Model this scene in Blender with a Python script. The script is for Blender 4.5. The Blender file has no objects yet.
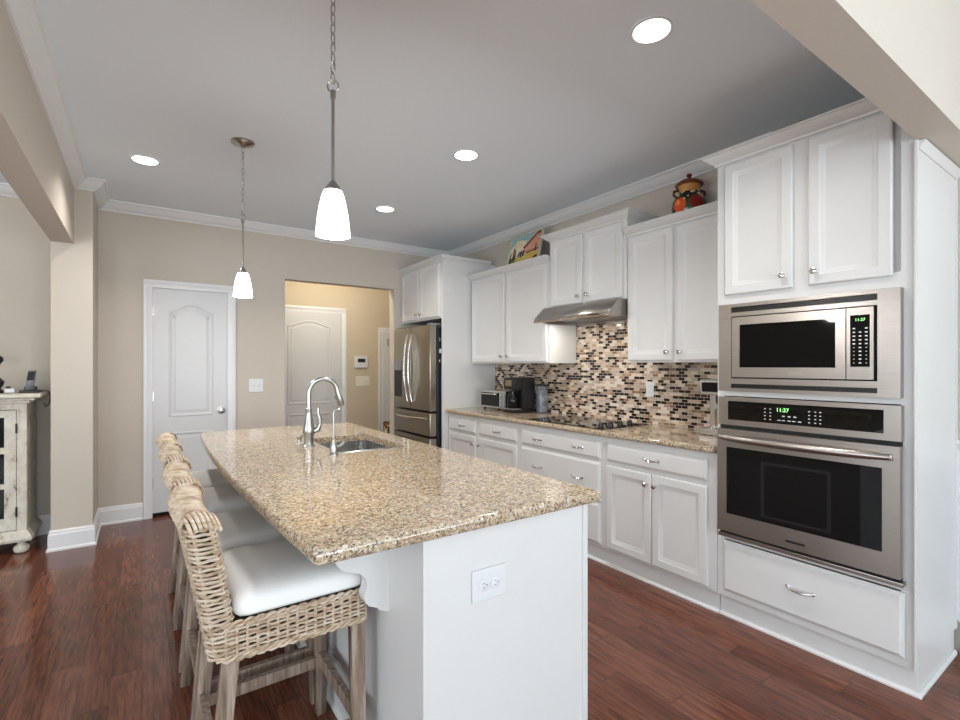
import bpy, bmesh, math, random
from mathutils import Vector, Matrix
random.seed(7)
PI = math.pi
SC = bpy.context.scene
COL = SC.collection

# ------------------------------------------------------------------ camera, world, light, exposure
cam_d = bpy.data.cameras.new('camera'); cam = bpy.data.objects.new('camera', cam_d); COL.objects.link(cam)
cam.location = (0, 0, 1.35); cam.rotation_euler = (PI/2, 0, -math.radians(34.73))
cam_d.sensor_width = 36; cam_d.lens = 488.9/960*36; cam_d.shift_y = 5.7/960; cam_d.clip_start = 0.02
SC.camera = cam
SC.view_settings.view_transform = 'Standard'; SC.view_settings.look = 'None'
SC.view_settings.gamma = 1.0; SC.view_settings.use_curve_mapping = False
SC.view_settings.exposure = 0.25

W = bpy.data.worlds.new('world'); SC.world = W; W.use_nodes = True
W.node_tree.nodes['Background'].inputs[0].default_value = (0.80, 0.90, 1.0, 1)
W.node_tree.nodes['Background'].inputs[1].default_value = 0.6

def area(name, loc, rot, sx, sy, power, color=(1, 1, 1), shape='RECTANGLE', spread=PI):
    l = bpy.data.lights.new(name, 'AREA'); l.shape = shape; l.size = sx; l.size_y = sy
    l.energy = power; l.color = color; l.spread = spread
    o = bpy.data.objects.new(name, l); o.location = loc; o.rotation_euler = rot; COL.objects.link(o); return o
def point(name, loc, power, color=(1, 1, 1), r=0.05):
    l = bpy.data.lights.new(name, 'POINT'); l.energy = power; l.color = color; l.shadow_soft_size = r
    o = bpy.data.objects.new(name, l); o.location = loc; COL.objects.link(o); return o

DAY = (0.86, 0.94, 1.0)
# daylight through the three tall windows of the rear wall, the side window and the left room's windows
for wx in (-2.6, -0.4, 1.8):
    area('window_daylight', (wx, -3.95, 1.25), (PI/2+0.8, 0, 0), 1.6, 2.1, 94, DAY)
area('window_daylight', (3.08, -1.9, 1.35), (PI/2+0.6, 0, PI/2), 1.8, 1.7, 22, DAY)
area('window_daylight', (-4.9, 0.4, 1.35), (PI/2+0.35, 0, -PI/2), 3.4, 1.8, 95, DAY)

# ------------------------------------------------------------------ materials
def srgb(r, g, b):
    f = lambda c: (c/255/12.92) if c/255 <= 0.04045 else ((c/255+0.055)/1.055)**2.4
    return (f(r), f(g), f(b), 1)
class NT:
    def __init__(s, name):
        s.m = bpy.data.materials.new(name); s.m.use_nodes = True; s.t = s.m.node_tree
        s.b = s.t.nodes['Principled BSDF']
    def n(s, typ, ins=None, **kw):
        nd = s.t.nodes.new(typ)
        for k, v in kw.items(): setattr(nd, k, v)
        for k, v in (ins or {}).items(): s.set(nd.inputs[k], v)
        return nd
    def set(s, sock, v):
        if isinstance(v, bpy.types.NodeSocket): s.t.links.new(v, sock)
        elif isinstance(v, bpy.types.Node): s.t.links.new(v.outputs[0], sock)
        else: sock.default_value = v
    def math(s, op, a, b=0.0, c=None):
        nd = s.n('ShaderNodeMath', operation=op); s.set(nd.inputs[0], a); s.set(nd.inputs[1], b)
        if c is not None: s.set(nd.inputs[2], c)
        return nd.outputs[0]
    def ramp(s, fac, stops, mode='LINEAR'):
        nd = s.n('ShaderNodeValToRGB'); nd.color_ramp.interpolation = mode; e = nd.color_ramp.elements
        while len(e) < len(stops): e.new(0.5)
        for el, (p, c) in zip(e, stops): el.position = p; el.color = c
        s.set(nd.inputs[0], fac); return nd.outputs[0]
    def mix(s, fac, a, b, blend='MIX'):
        nd = s.n('ShaderNodeMix', data_type='RGBA', blend_type=blend)
        s.set(nd.inputs[0], fac); s.set(nd.inputs[6], a); s.set(nd.inputs[7], b); return nd.outputs[2]
    def coords(s): return s.n('ShaderNodeTexCoord').outputs['Object']
    def xyz(s, v):
        nd = s.n('ShaderNodeSeparateXYZ'); s.set(nd.inputs[0], v); return nd.outputs
    def vec(s, x, y, z):
        nd = s.n('ShaderNodeCombineXYZ'); s.set(nd.inputs[0], x); s.set(nd.inputs[1], y); s.set(nd.inputs[2], z); return nd.outputs[0]
    def noise(s, vec, scale, detail=4, rough=0.55):
        return s.n('ShaderNodeTexNoise', {'Vector': vec, 'Scale': scale, 'Detail': detail, 'Roughness': rough}).outputs[0]
    def scale(s, v, sc):
        nd = s.n('ShaderNodeVectorMath', operation='MULTIPLY'); s.set(nd.inputs[0], v); nd.inputs[1].default_value = sc; return nd.outputs[0]
    def bump(s, h, st=0.2, dist=0.002):
        nd = s.n('ShaderNodeBump', {'Height': h, 'Strength': st, 'Distance': dist}); s.set(s.b.inputs['Normal'], nd.outputs[0])
    def P(s, **k):
        for key, v in k.items(): s.set(s.b.inputs[key.replace('_', ' ')], v)
        return s

def plain(name, col, rough=0.5, metal=0.0, nscale=0, namt=0.06, bump=0.0, **k):
    t = NT(name); t.P(Roughness=rough, Metallic=metal)
    v = t.coords()
    nz = t.noise(v, nscale or 6.0, 3)
    a = tuple(c*(1-namt) for c in col[:3])+(1,); b = tuple(min(1, c*(1+namt)) for c in col[:3])+(1,)
    t.P(Base_Color=t.ramp(nz, [(0.3, a), (0.7, b)]))
    if bump: t.bump(nz, bump, 0.001)
    for key, val in k.items(): t.set(t.b.inputs[key.replace('_', ' ')], val)
    return t.m
def emit(name, col, st):
    t = NT(name); t.P(Base_Color=(col[0], col[1], col[2], 1), Emission_Color=(col[0], col[1], col[2], 1), Emission_Strength=st, Roughness=0.4); return t.m

M = {}
M['wall'] = plain('beige_wall_paint', (0.55, 0.495, 0.425, 1), 0.85, nscale=90, namt=0.015, bump=0.04)
M['hall'] = plain('warm_beige_hall_paint', (0.56, 0.475, 0.35, 1), 0.85, nscale=90, namt=0.015, bump=0.04)
M['ceil'] = plain('ceiling_paint', (0.80, 0.87, 0.93, 1), 0.9, nscale=120, namt=0.01, bump=0.03)
M['trim'] = plain('white_trim_paint', (0.74, 0.745, 0.75, 1), 0.38, namt=0.01)
M['cab'] = plain('white_cabinet_paint', (0.665, 0.66, 0.648, 1), 0.36, namt=0.01)
M['door'] = plain('white_door_paint', (0.64, 0.642, 0.642, 1), 0.4, nscale=40, namt=0.012)
M['black'] = plain('black_plastic', (0.012, 0.012, 0.013, 1), 0.32, namt=0.1)
M['gap'] = plain('dark_recess', (0.01, 0.01, 0.01, 1), 0.8, namt=0.1)
M['bglass'] = plain('black_glass', (0.003, 0.003, 0.003, 1), 0.04, namt=0.1, Specular_IOR_Level=0.3)
M['grayplastic'] = plain('grey_plastic', (0.25, 0.25, 0.26, 1), 0.4, namt=0.05)
M['whiteplastic'] = plain('white_plastic', (0.68, 0.685, 0.69, 1), 0.35, namt=0.01)
M['ivory'] = plain('ivory_plastic', (0.75, 0.70, 0.60, 1), 0.4, namt=0.01)
M['navy'] = plain('dark_blue_grey_enamel', (0.018, 0.021, 0.032, 1), 0.35, namt=0.05)
M['copper'] = plain('copper_steel', (0.62, 0.47, 0.33, 1), 0.22, 1.0, namt=0.05)
M['marks'] = plain('white_printed_marks', (0.75, 0.75, 0.75, 1), 0.5, namt=0.01)
M['green'] = emit('green_clock_digits', (0.35, 0.9, 0.3), 1.2)
M['lampglass'] = emit('lit_white_glass', (1.0, 0.96, 0.9), 5.0)
M['candisc'] = emit('lit_lamp_disc', (1.0, 0.98, 0.94), 6.0)
M['hoodlamp'] = emit('lit_hood_lamp', (1.0, 0.95, 0.86), 8.0)

def steel(name, col, rough, stretch):
    t = NT(name); v = t.scale(t.coords(), stretch); n = t.noise(v, 1.0, 3)
    a = tuple(c*0.93 for c in col)+(1,); b = tuple(min(1, c*1.06) for c in col)+(1,)
    t.P(Metallic=1.0, Base_Color=t.ramp(n, [(0.3, a), (0.7, b)]),
        Roughness=t.math('MULTIPLY_ADD', n, 0.12, rough)); t.bump(n, 0.03, 0.0006); return t.m
M['steel'] = steel('brushed_stainless_steel', (0.42, 0.385, 0.355), 0.24, (30, 4, 900))
M['steelv'] = steel('dark_brushed_steel', (0.35, 0.315, 0.255), 0.24, (30, 300, 6))
M['sink'] = plain('satin_sink_steel', (0.66, 0.66, 0.65, 1), 0.24, 1.0, namt=0.03)
M['nickel'] = plain('brushed_nickel', (0.44, 0.43, 0.41, 1), 0.28, 1.0, namt=0.05)
M['chrome'] = plain('polished_chrome', (0.72, 0.72, 0.72, 1), 0.1, 1.0, namt=0.03)

def granite():
    t = NT('speckled_tan_granite'); v = t.coords()
    n1 = t.noise(v, 62, 5, 0.66); n2 = t.noise(t.scale(v, (1.5, 1, 1)), 150, 3, 0.6); n3 = t.noise(v, 7, 2)
    vo = t.n('ShaderNodeTexVoronoi', {'Vector': v, 'Scale': 150.0}); vc = t.xyz(vo.outputs['Color'])
    base = t.ramp(n1, [(0.30, srgb(104, 88, 74)), (0.42, srgb(158, 136, 110)), (0.56, srgb(190, 172, 146)), (0.72, srgb(150, 126, 98))])
    base = t.mix(t.math('MULTIPLY', t.math('SUBTRACT', n3, 0.35), 0.6), base, srgb(196, 166, 128))
    gr = t.math('GREATER_THAN', vc[0], 0.80); base = t.mix(t.math('MULTIPLY', gr, 0.55), base, srgb(222, 216, 204))
    dk = t.math('MULTIPLY', t.math('GREATER_THAN', vc[1], 0.76), t.math('GREATER_THAN', n2, 0.47))
    base = t.mix(t.math('MULTIPLY', dk, 0.80), base, srgb(62, 48, 40))
    bk = t.math('GREATER_THAN', n2, 0.625); base = t.mix(t.math('MULTIPLY', bk, 0.85), base, srgb(34, 30, 30))
    t.P(Base_Color=base, Roughness=0.07, Specular_IOR_Level=0.6); return t.m
M['granite'] = granite()

def floor_wood():
    t = NT('dark_cherry_plank_floor'); x, y, z = t.xyz(t.coords())
    rx = t.math('DIVIDE', x, 0.108); row = t.math('FLOOR', rx); fx = t.math('FRACT', rx)
    w1 = t.n('ShaderNodeTexWhiteNoise', {'W': row}, noise_dimensions='1D').outputs[0]
    ry = t.math('ADD', t.math('DIVIDE', y, 1.05), t.math('MULTIPLY', w1, 9.0)); colm = t.math('FLOOR', ry); fy = t.math('FRACT', ry)
    w2 = t.n('ShaderNodeTexWhiteNoise', {'Vector': t.vec(row, colm, 0.0)}, noise_dimensions='2D').outputs[0]
    base = t.ramp(w2, [(0.0, srgb(96, 52, 37)), (0.4, srgb(114, 66, 49)), (0.75, srgb(134, 82, 61)), (1.0, srgb(102, 56, 40))])
    gv = t.vec(t.math('MULTIPLY', x, 80.0), t.math('MULTIPLY', y, 6.0), t.math('MULTIPLY', w2, 40.0))
    g = t.noise(gv, 1.0, 6, 0.62)
    g2 = t.noise(t.vec(t.math('MULTIPLY', x, 9.0), t.math('MULTIPLY', y, 1.1), t.math('MULTIPLY', w2, 31.0)), 1.4, 4, 0.6)
    base = t.mix(t.ramp(g, [(0.40, (0.62, 0.62, 0.62, 1)), (0.60, (0, 0, 0, 1))]), base, srgb(48, 22, 15))
    base = t.mix(t.math('MULTIPLY', t.ramp(g2, [(0.45, (0, 0, 0, 1)), (0.7, (1, 1, 1, 1))]), 0.22), base, srgb(140, 88, 64))
    gap = t.math('MAXIMUM', t.math('LESS_THAN', fx, 0.022), t.math('LESS_THAN', fy, 0.0028))
    base = t.mix(t.math('MULTIPLY', gap, 0.75), base, srgb(24, 11, 8))
    t.P(Base_Color=base, Roughness=t.math('MULTIPLY_ADD', g, 0.14, 0.12), Specular_IOR_Level=0.45)
    t.bump(t.math('SUBTRACT', t.math('MULTIPLY', g, 0.3), gap), 0.18, 0.0015); return t.m
M['floor'] = floor_wood()

def mosaic():
    t = NT('brown_glass_mosaic_tile'); x, y, z = t.xyz(t.coords())
    rz = t.math('DIVIDE', z, 0.0222); row = t.math('FLOOR', rz); fz = t.math('FRACT', rz)
    off = t.math('MULTIPLY', t.math('MODULO', row, 2.0), 0.5)
    ry = t.math('ADD', t.math('DIVIDE', y, 0.048), off); cl = t.math('FLOOR', ry); fy = t.math('FRACT', ry)
    w = t.n('ShaderNodeTexWhiteNoise', {'Vector': t.vec(row, cl, 0.0)}, noise_dimensions='2D').outputs[0]
    c = t.ramp(w, [(0.0, srgb(24, 16, 15)), (0.27, srgb(58, 40, 34)), (0.33, srgb(160, 138, 118)), (0.47, srgb(190, 170, 150)),
                   (0.62, srgb(212, 198, 182)), (0.80, srgb(176, 160, 148)), (0.93, srgb(136, 108, 86))], 'CONSTANT')
    grout = t.math('MAXIMUM', t.math('LESS_THAN', fy, 0.055), t.math('LESS_THAN', fz, 0.12))
    c = t.mix(grout, c, srgb(196, 182, 166))
    t.P(Base_Color=c, Roughness=t.math('MULTIPLY_ADD', grout, 0.5, 0.14)); t.bump(t.math('SUBTRACT', 1.0, grout), 0.35, 0.0012)
    return t.m
M['mosaic'] = mosaic()

def weathered(name, c0, c1, c2):
    t = NT(name); v = t.coords()
    g = t.noise(t.scale(v, (60, 60, 5)), 1.0, 5, 0.65); g2 = t.noise(v, 5, 3)
    base = t.ramp(g, [(0.33, c0), (0.5, c1), (0.68, c2)])
    base = t.mix(t.math('MULTIPLY', g2, 0.5), base, c1)
    t.P(Base_Color=base, Roughness=0.65); t.bump(g, 0.25, 0.001); return t.m
M['legwood'] = weathered('weathered_grey_wood', srgb(84, 66, 54), srgb(142, 122, 106), srgb(178, 166, 154))
def rattan():
    t = NT('greywashed_rattan'); v = t.coords()
    n = t.noise(t.scale(v, (14, 14, 90)), 1.0, 4, 0.7); n2 = t.noise(v, 160, 2)
    c = t.ramp(n, [(0.30, srgb(140, 114, 90)), (0.45, srgb(186, 162, 136)), (0.58, srgb(214, 198, 176)), (0.75, srgb(210, 204, 192))])
    c = t.mix(t.math('MULTIPLY', n2, 0.22), c, srgb(104, 76, 56))
    t.P(Base_Color=c, Roughness=0.55); t.bump(n2, 0.2, 0.0008); return t.m
M['rattan'] = rattan()
M['rattangap'] = plain('rattan_gap_shade', srgb(70, 50, 38), 0.8, nscale=60, namt=0.3)  # dark filler behind the weave, painted as the shade between strands
def fabric():
    t = NT('pale_linen_cushion'); v = t.coords(); n = t.noise(v, 700, 2); n2 = t.noise(v, 9, 3)
    c = t.mix(t.math('MULTIPLY', n2, 0.3), srgb(240, 240, 238), srgb(230, 231, 230))
    t.P(Base_Color=c, Roughness=0.85); t.bump(n, 0.15, 0.0006); return t.m
M['fabric'] = fabric()
def distressed():
    t = NT('distressed_white_paint'); v = t.coords()
    n = t.noise(t.scale(v, (9, 9, 5)), 1.6, 7, 0.72)
    c = t.ramp(n, [(0.34, srgb(112, 94, 74)), (0.41, srgb(196, 188, 172)), (0.6, srgb(216, 211, 198)), (0.8, srgb(202, 194, 178))])
    t.P(Base_Color=c, Roughness=0.6); t.bump(n, 0.2, 0.001); return t.m
M['distress'] = distressed()
M['darkwood'] = plain('dark_interior_wood', (0.02, 0.018, 0.016, 1), 0.6, nscale=20, namt=0.3)

# ------------------------------------------------------------------ mesh helpers
class MB:
    def __init__(s): s.bm = bmesh.new(); s.mi = 0
    def _tag(s, faces):
        for f in faces: f.material_index = s.mi
    def box(s, x0, x1, y0, y1, z0, z1, bev=0.0, seg=2):
        x0, x1 = sorted((x0, x1)); y0, y1 = sorted((y0, y1)); z0, z1 = sorted((z0, z1))
        before = set(s.bm.faces) if bev else None
        v = [s.bm.verts.new((x, y, z)) for x in (x0, x1) for y in (y0, y1) for z in (z0, z1)]
        F = [s.bm.faces.new([v[i] for i in q]) for q in ((0, 1, 3, 2), (4, 6, 7, 5), (0, 4, 5, 1), (2, 3, 7, 6), (0, 2, 6, 4), (1, 5, 7, 3))]
        if bev:
            b = min(bev, 0.49*min(x1-x0, y1-y0, z1-z0))
            es = list({e for f in F for e in f.edges})
            bmesh.ops.bevel(s.bm, geom=es, offset=b, segments=seg, affect='EDGES', profile=0.5)
            F = [f for f in s.bm.faces if f not in before]
        s._tag(F); return s
    def hexa(s, pts):                       # 8 points: bottom 4 ccw, top 4 ccw
        v = [s.bm.verts.new(p) for p in pts]
        s._tag([s.bm.faces.new([v[i] for i in q]) for q in ((3, 2, 1, 0), (4, 5, 6, 7), (0, 1, 5, 4), (1, 2, 6, 5), (2, 3, 7, 6), (3, 0, 4, 7))]); return s
    def beam(s, a, b, w, h, up=(0, 0, 1), w2=None, h2=None):
        a = Vector(a); b = Vector(b); d = (b-a).normalized(); up = Vector(up)
        if abs(d.dot(up)) > 0.95: up = Vector((1, 0, 0))
        r = d.cross(up).normalized(); u = r.cross(d).normalized()
        w2 = w if w2 is None else w2; h2 = h if h2 is None else h2
        P = [a-r*w/2-u*h/2, a+r*w/2-u*h/2, a+r*w/2+u*h/2, a-r*w/2+u*h/2, b-r*w2/2-u*h2/2, b+r*w2/2-u*h2/2, b+r*w2/2+u*h2/2, b-r*w2/2+u*h2/2]
        return s.hexa(P)
    def tube(s, pts, r, n=8, closed=False, caps=True):
        pts = [Vector(p) for p in pts]; N = len(pts); rings = []; prev = None
        rad = r if hasattr(r, '__len__') else [r]*N
        for i, p in enumerate(pts):
            if closed: d = pts[(i+1) % N]-pts[i-1]
            else: d = pts[min(i+1, N-1)]-pts[max(i-1, 0)]
            d = d.normalized() if d.length > 1e-9 else Vector((0, 0, 1))
            if prev is None:
                t = Vector((0, 0, 1)) if abs(d.z) < 0.9 else Vector((1, 0, 0)); u = d.cross(t).normalized()
            else:
                u = prev-d*prev.dot(d); u = u.normalized() if u.length > 1e-6 else d.orthogonal().normalized()
            prev = u; w = d.cross(u)
            rings.append([s.bm.verts.new(p+(u*math.cos(2*PI*k/n)+w*math.sin(2*PI*k/n))*rad[i]) for k in range(n)])
        F = []
        for i in range(N if closed else N-1):
            A = rings[i]; B = rings[(i+1) % N]
            for k in range(n): F.append(s.bm.faces.new((A[k], A[(k+1) % n], B[(k+1) % n], B[k])))
        if not closed and caps:
            F.append(s.bm.faces.new(rings[0][::-1])); F.append(s.bm.faces.new(rings[-1]))
        s._tag(F); return s
    def cyl(s, a, b, r, n=20, r2=None):
        return s.tube([a, b], [r, r if r2 is None else r2], n)
    def lathe(s, prof, c=(0, 0, 0), n=32, axis='z', cap=True):
        c = Vector(c); rings = []
        def mp(r, h, a):
            p, q = r*math.cos(a), r*math.sin(a)
            return c+(Vector((p, q, h)) if axis == 'z' else Vector((h, p, q)) if axis == 'x' else Vector((q, h, p)))
        for r, h in prof: rings.append([s.bm.verts.new(mp(max(r, 1e-4), h, 2*PI*k/n)) for k in range(n)])
        F = [s.bm.faces.new((A[k], A[(k+1) % n], B[(k+1) % n], B[k])) for A, B in zip(rings, rings[1:]) for k in range(n)]
        if cap: F.append(s.bm.faces.new(rings[0][::-1])); F.append(s.bm.faces.new(rings[-1]))
        s._tag(F); return s
    def loops(s, loops, cap0=True, cap1=True):
        R = [[s.bm.verts.new(p) for p in L] for L in loops]; n = len(R[0])
        F = [s.bm.faces.new((A[k], A[(k+1) % n], B[(k+1) % n], B[k])) for A, B in zip(R, R[1:]) for k in range(n)]
        if cap0: F.append(s.bm.faces.new(R[0][::-1]))
        if cap1: F.append(s.bm.faces.new(R[-1]))
        s._tag(F); return R
    def prism(s, poly, axis, a, b):         # poly in the plane across axis
        def mp(p, t): return {'x': (t, p[0], p[1]), 'y': (p[0], t, p[1]), 'z': (p[0], p[1], t)}[axis]
        s.loops([[mp(p, a) for p in poly], [mp(p, b) for p in poly]]); return s
    def sweep(s, path, prof, side=1, closed=False):   # prof: (out, z); out to the left (side=1) of the path direction
        P = [Vector((p[0], p[1])) for p in path]; N = len(P); R = []
        for i in range(N):
            d0 = (P[i]-P[i-1]).normalized() if (closed or i > 0) else None
            d1 = (P[(i+1) % N]-P[i]).normalized() if (closed or i < N-1) else None
            n0 = Vector((-d0.y, d0.x)) if d0 else None; n1 = Vector((-d1.y, d1.x)) if d1 else None
            if n0 and n1: m = (n0+n1); m = m/m.dot(n0) if abs(m.dot(n0)) > 1e-6 else n0
            else: m = n0 or n1
            m = m*side
            R.append([s.bm.verts.new((P[i].x+m.x*o, P[i].y+m.y*o, z)) for o, z in prof])
        n = len(prof); F = []
        for i in range(N if closed else N-1):
            A = R[i]; B = R[(i+1) % N]
            for k in range(n): F.append(s.bm.faces.new((A[k], A[(k+1) % n], B[(k+1) % n], B[k])))
        if not closed: F.append(s.bm.faces.new(R[0][::-1])); F.append(s.bm.faces.new(R[-1]))
        s._tag(F); return s

ORG = {}
def add(name, mb, mat, parent=None, sharp=35, org=None):
    """one mesh object; with a parent the mesh is stored relative to the parent thing's base"""
    bm = mb.bm
    bmesh.ops.recalc_face_normals(bm, faces=bm.faces)
    root = ORG.get(parent.name) if parent else None
    o0 = root if root is not None else (Vector(org) if org else None)
    if o0 is not None: bmesh.ops.translate(bm, verts=bm.verts, vec=-o0)
    me = bpy.data.meshes.new(name); bm.to_mesh(me); bm.free()
    for m in (mat if isinstance(mat, (list, tuple)) else [mat]): me.materials.append(m)
    me.polygons.foreach_set('use_smooth', [True]*len(me.polygons)); me.set_sharp_from_angle(angle=math.radians(sharp))
    for p in me.polygons:
        if p.area > 4e-4 and max(abs(c) for c in p.normal) > .9999: p.use_smooth = False
    o = bpy.data.objects.new(name, me); COL.objects.link(o)
    if parent: o.parent = parent; ORG[o.name] = root
    elif o0 is not None: o.location = o0; ORG[o.name] = o0
    else: ORG[o.name] = Vector((0, 0, 0))
    return o
def tag(o, label, cat, group=None):
    o['label'] = label; o['category'] = cat
    if group: o['group'] = group
    return o
def thing(name, label, cat, loc, group=None):
    o = bpy.data.objects.new(name, None); o.empty_display_size = 0.1; COL.objects.link(o); o.location = loc
    ORG[o.name] = Vector(loc); return tag(o, label, cat, group)
def struct(name, mb, mat, parent=None):
    o = add(name, mb, mat, parent)
    if not parent: o['kind'] = 'structure'
    return o
def dup(root, loc, label, group=None):
    r = root.copy(); COL.objects.link(r); r.location = loc; r['label'] = label
    if group: r['group'] = group
    ORG[r.name] = Vector(loc)
    for ch in list(root.children):
        c = ch.copy(); COL.objects.link(c); c.parent = r
        for g in list(ch.children):
            d = g.copy(); COL.objects.link(d); d.parent = c
    return r

def rect_loops(mb, O, U, V, Nn, w, h, L):
    """a panel facing Nn built of inset rectangles; L = [(inset, height along Nn)]"""
    O, U, V, Nn = Vector(O), Vector(U), Vector(V), Vector(Nn)
    loops = []
    for i, d in L:
        loops.append([O+U*i+V*i+Nn*d, O+U*(w-i)+V*i+Nn*d, O+U*(w-i)+V*(h-i)+Nn*d, O+U*i+V*(h-i)+Nn*d])
    mb.loops(loops)
T = 0.02
def cab_door(y0, y1, z0, z1, xf, fw=0.058):       # facing -X, front plane at x = xf
    mb = MB()
    rect_loops(mb, (xf+T, y0, z0), (0, 1, 0), (0, 0, 1), (-1, 0, 0), y1-y0, z1-z0,
               [(0, 0), (0, T-0.006), (0.004, T-0.001), (0.007, T), (fw-0.012, T), (fw-0.008, T-0.003), (fw, T-0.004), (fw+0.010, T-0.011), (fw+0.012, T-0.0115)])
    return mb
def cab_drawer(y0, y1, z0, z1, xf):
    mb = MB()
    rect_loops(mb, (xf+T, y0, z0), (0, 1, 0), (0, 0, 1), (-1, 0, 0), y1-y0, z1-z0,
               [(0, 0), (0, T-0.011), (0.004, T-0.009), (0.014, T-0.003), (0.017, T), (0.02, T)])
    return mb
def knob_mb(x, y, z):
    return MB().lathe([(0.009, 0), (0.006, -0.004), (0.005, -0.014), (0.012, -0.017), (0.0155, -0.022), (0.0145, -0.028), (0.008, -0.031), (0.0, -0.0315)], (x, y, z), 20, 'x')
def pull_mb(x, y, z, L=0.10):
    m = MB(); pts = []; rad = []
    for i in range(13):
        u = i/12*2-1; pts.append((x-0.002-0.024*(1-abs(u)**3.0), y+u*L/2, z-0.004*(1-u*u))); rad.append(0.0042+0.0022*(1-abs(u))+0.002*(abs(u) > .9))
    m.tube(pts, rad, 8)
    for sg in (-1, 1): m.lathe([(0.009, 0.001), (0.009, -0.003), (0.005, -0.006)], (x, y+sg*L/2, z), 14, 'x')
    return m

CROWN_ROOM = [(0, 2.665), (0.012, 2.665), (0.016, 2.675), (0.030, 2.682), (0.048, 2.700), (0.064, 2.720), (0.070, 2.730), (0.082, 2.734), (0.084, 2.745), (0, 2.745)]
BASE = [(0, 0), (0.024, 0), (0.024, 0.014), (0.016, 0.022), (0.016, 0.118), (0.011, 0.128), (0.011, 0.138), (0.005, 0.15), (0, 0.15)]
def crown_prof(z, out=0.065, h=0.055):
    return [(0, z), (0.010, z), (0.013, z+h*0.2), (0.026, z+h*0.32), (0.040, z+h*0.58), (out-0.012, z+h*0.78), (out-0.010, z+h*0.86), (out, z+h*0.88), (out, z+h), (0, z+h)]

# ------------------------------------------------------------------ the room
XW, YB, ZC = 3.17, 5.22, 2.745           # right wall, back wall, ceiling
struct('floor', MB().box(-5.0, 3.3, -4.1, 6.5, -0.08, 0), M['floor'])
struct('ceiling', MB().box(-5.0, 3.3, -4.1, 6.5, ZC, ZC+0.08), M['ceil'])
struct('wall_right', MB().box(XW, XW+0.12, -0.85, YB+0.12, 0, ZC).box(XW, XW+0.12, -4.1, -2.95, 0, ZC).box(XW, XW+0.12, -2.95, -0.85, 0, 0.4).box(XW, XW+0.12, -2.95, -0.85, 2.3, ZC), M['wall'])
OX0, OX1, OZ = 1.204, 2.405, 2.235         # the opening to the hall
struct('wall_back', MB().box(-5.0, 0.05, YB, YB+0.12, 0, ZC).box(0.05, 0.715, YB, YB+0.12, 2.078, ZC).box(0.715, OX0, YB, YB+0.12, 0, ZC)
       .box(OX0, OX1, YB, YB+0.12, OZ, ZC).box(OX1, XW, YB, YB+0.12, 0, ZC), M['wall'])
struct('wall_left_pillar', MB().box(-0.54, -0.30, 4.70, YB, 0, ZC), M['wall'])
struct('wall_left_header', MB().box(-0.54, -0.41, 0.50, 4.70, 2.255, ZC), M['wall'])
struct('wall_front_header', MB().box(-0.54, XW, 0.497, 0.619, 2.262, ZC), M['wall'])
struct('wall_rear', MB().box(-5.0, 3.3, -4.2, -4.1, 2.4, ZC).box(-5, 3.3, -4.2, -4.1, 0, 0.1)
       .box(-5, -3.45, -4.2, -4.1, 0.1, 2.4).box(-1.75, -1.25, -4.2, -4.1, 0.1, 2.4).box(0.45, 0.95, -4.2, -4.1, 0.1, 2.4).box(2.65, 3.3, -4.2, -4.1, 0.1, 2.4), M['wall'])
struct('wall_left', MB().box(-5.1, -5.0, -4.1, YB+0.12, 0, 0.4).box(-5.1, -5.0, -4.1, YB+0.12, 2.35, ZC).box(-5.1, -5, -4.1, -1.4, 0.4, 2.35).box(-5.1, -5, 2.2, YB+.12, 0.4, 2.35), M['wall'])
struct('wall_hall', MB().box(0.9, 3.3, 6.42, 6.5, 0, ZC).box(0.9, 1.0, YB+0.12, 6.42, 0, ZC).box(3.2, 3.3, YB+0.12, 6.42, 0, ZC), M['hall'])
wn = 0
for x0, x1 in ((-3.45, -1.75), (-1.25, 0.45), (0.95, 2.65)):
    wn += 1; mb = MB(); y0, y1 = -4.16, -4.10
    for a, b in ((x0, x0+.07), ((x0+x1)/2-.03, (x0+x1)/2+.03), (x1-.07, x1)): mb.box(a, b, y0, y1, 0.1, 2.4)
    for a, b in ((0.1, .17), (2.33, 2.4)): mb.box(x0, x1, y0, y1, a, b)
    struct('window_%d' % wn, mb, M['trim'])
mb = MB()
for a, b in ((-2.95, -2.88), (-1.93, -1.87), (-.92, -.85)): mb.box(XW+0.03, XW+0.09, a, b, 0.4, 2.3)
for a, b in ((.4, .47), (2.23, 2.3)): mb.box(XW+.03, XW+.09, -2.95, -.85, a, b)
struct('window_4', mb, M['trim'])
mb = MB()
for a, b in ((-1.4, -1.33), (-.2, -.14), (.96, 1.02), (2.13, 2.2)): mb.box(-5.08, -5.02, a, b, 0.4, 2.35)
for a, b in ((.4, .47), (2.28, 2.35)): mb.box(-5.08, -5.02, -1.4, 2.2, a, b)
struct('window_5', mb, M['trim'])

# crown mouldings and baseboards
struct('trim_1', MB().sweep([(-0.41, 0.62), (-0.41, 4.70), (-0.30, 4.70), (-0.30, YB), (XW, YB), (XW, 1.40)], CROWN_ROOM, -1), M['trim'])
struct('trim_2', MB().sweep([(-5.0, 4.6), (-5.0, YB), (-0.54, YB), (-0.54, 4.70)], CROWN_ROOM, -1), M['trim'])
struct('baseboard_left', MB().sweep([(-5.0, YB), (-0.54, YB), (-0.54, 4.70), (-0.30, 4.70), (-0.30, YB), (0.012, YB)], BASE, -1), M['trim'])
struct('baseboard_back', MB().sweep([(0.752, YB), (OX0, YB)], BASE, -1).sweep([(OX0, YB+0.12), (OX0-.2, YB+.12)], BASE, -1), M['trim'])
struct('baseboard_right', MB().sweep([(XW, 0.60), (XW, -0.8)], BASE, -1), M['trim'])
struct('baseboard_hall', MB().sweep([(2.275, 6.42), (2.71, 6.42)], BASE, -1), M['trim'])
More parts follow.
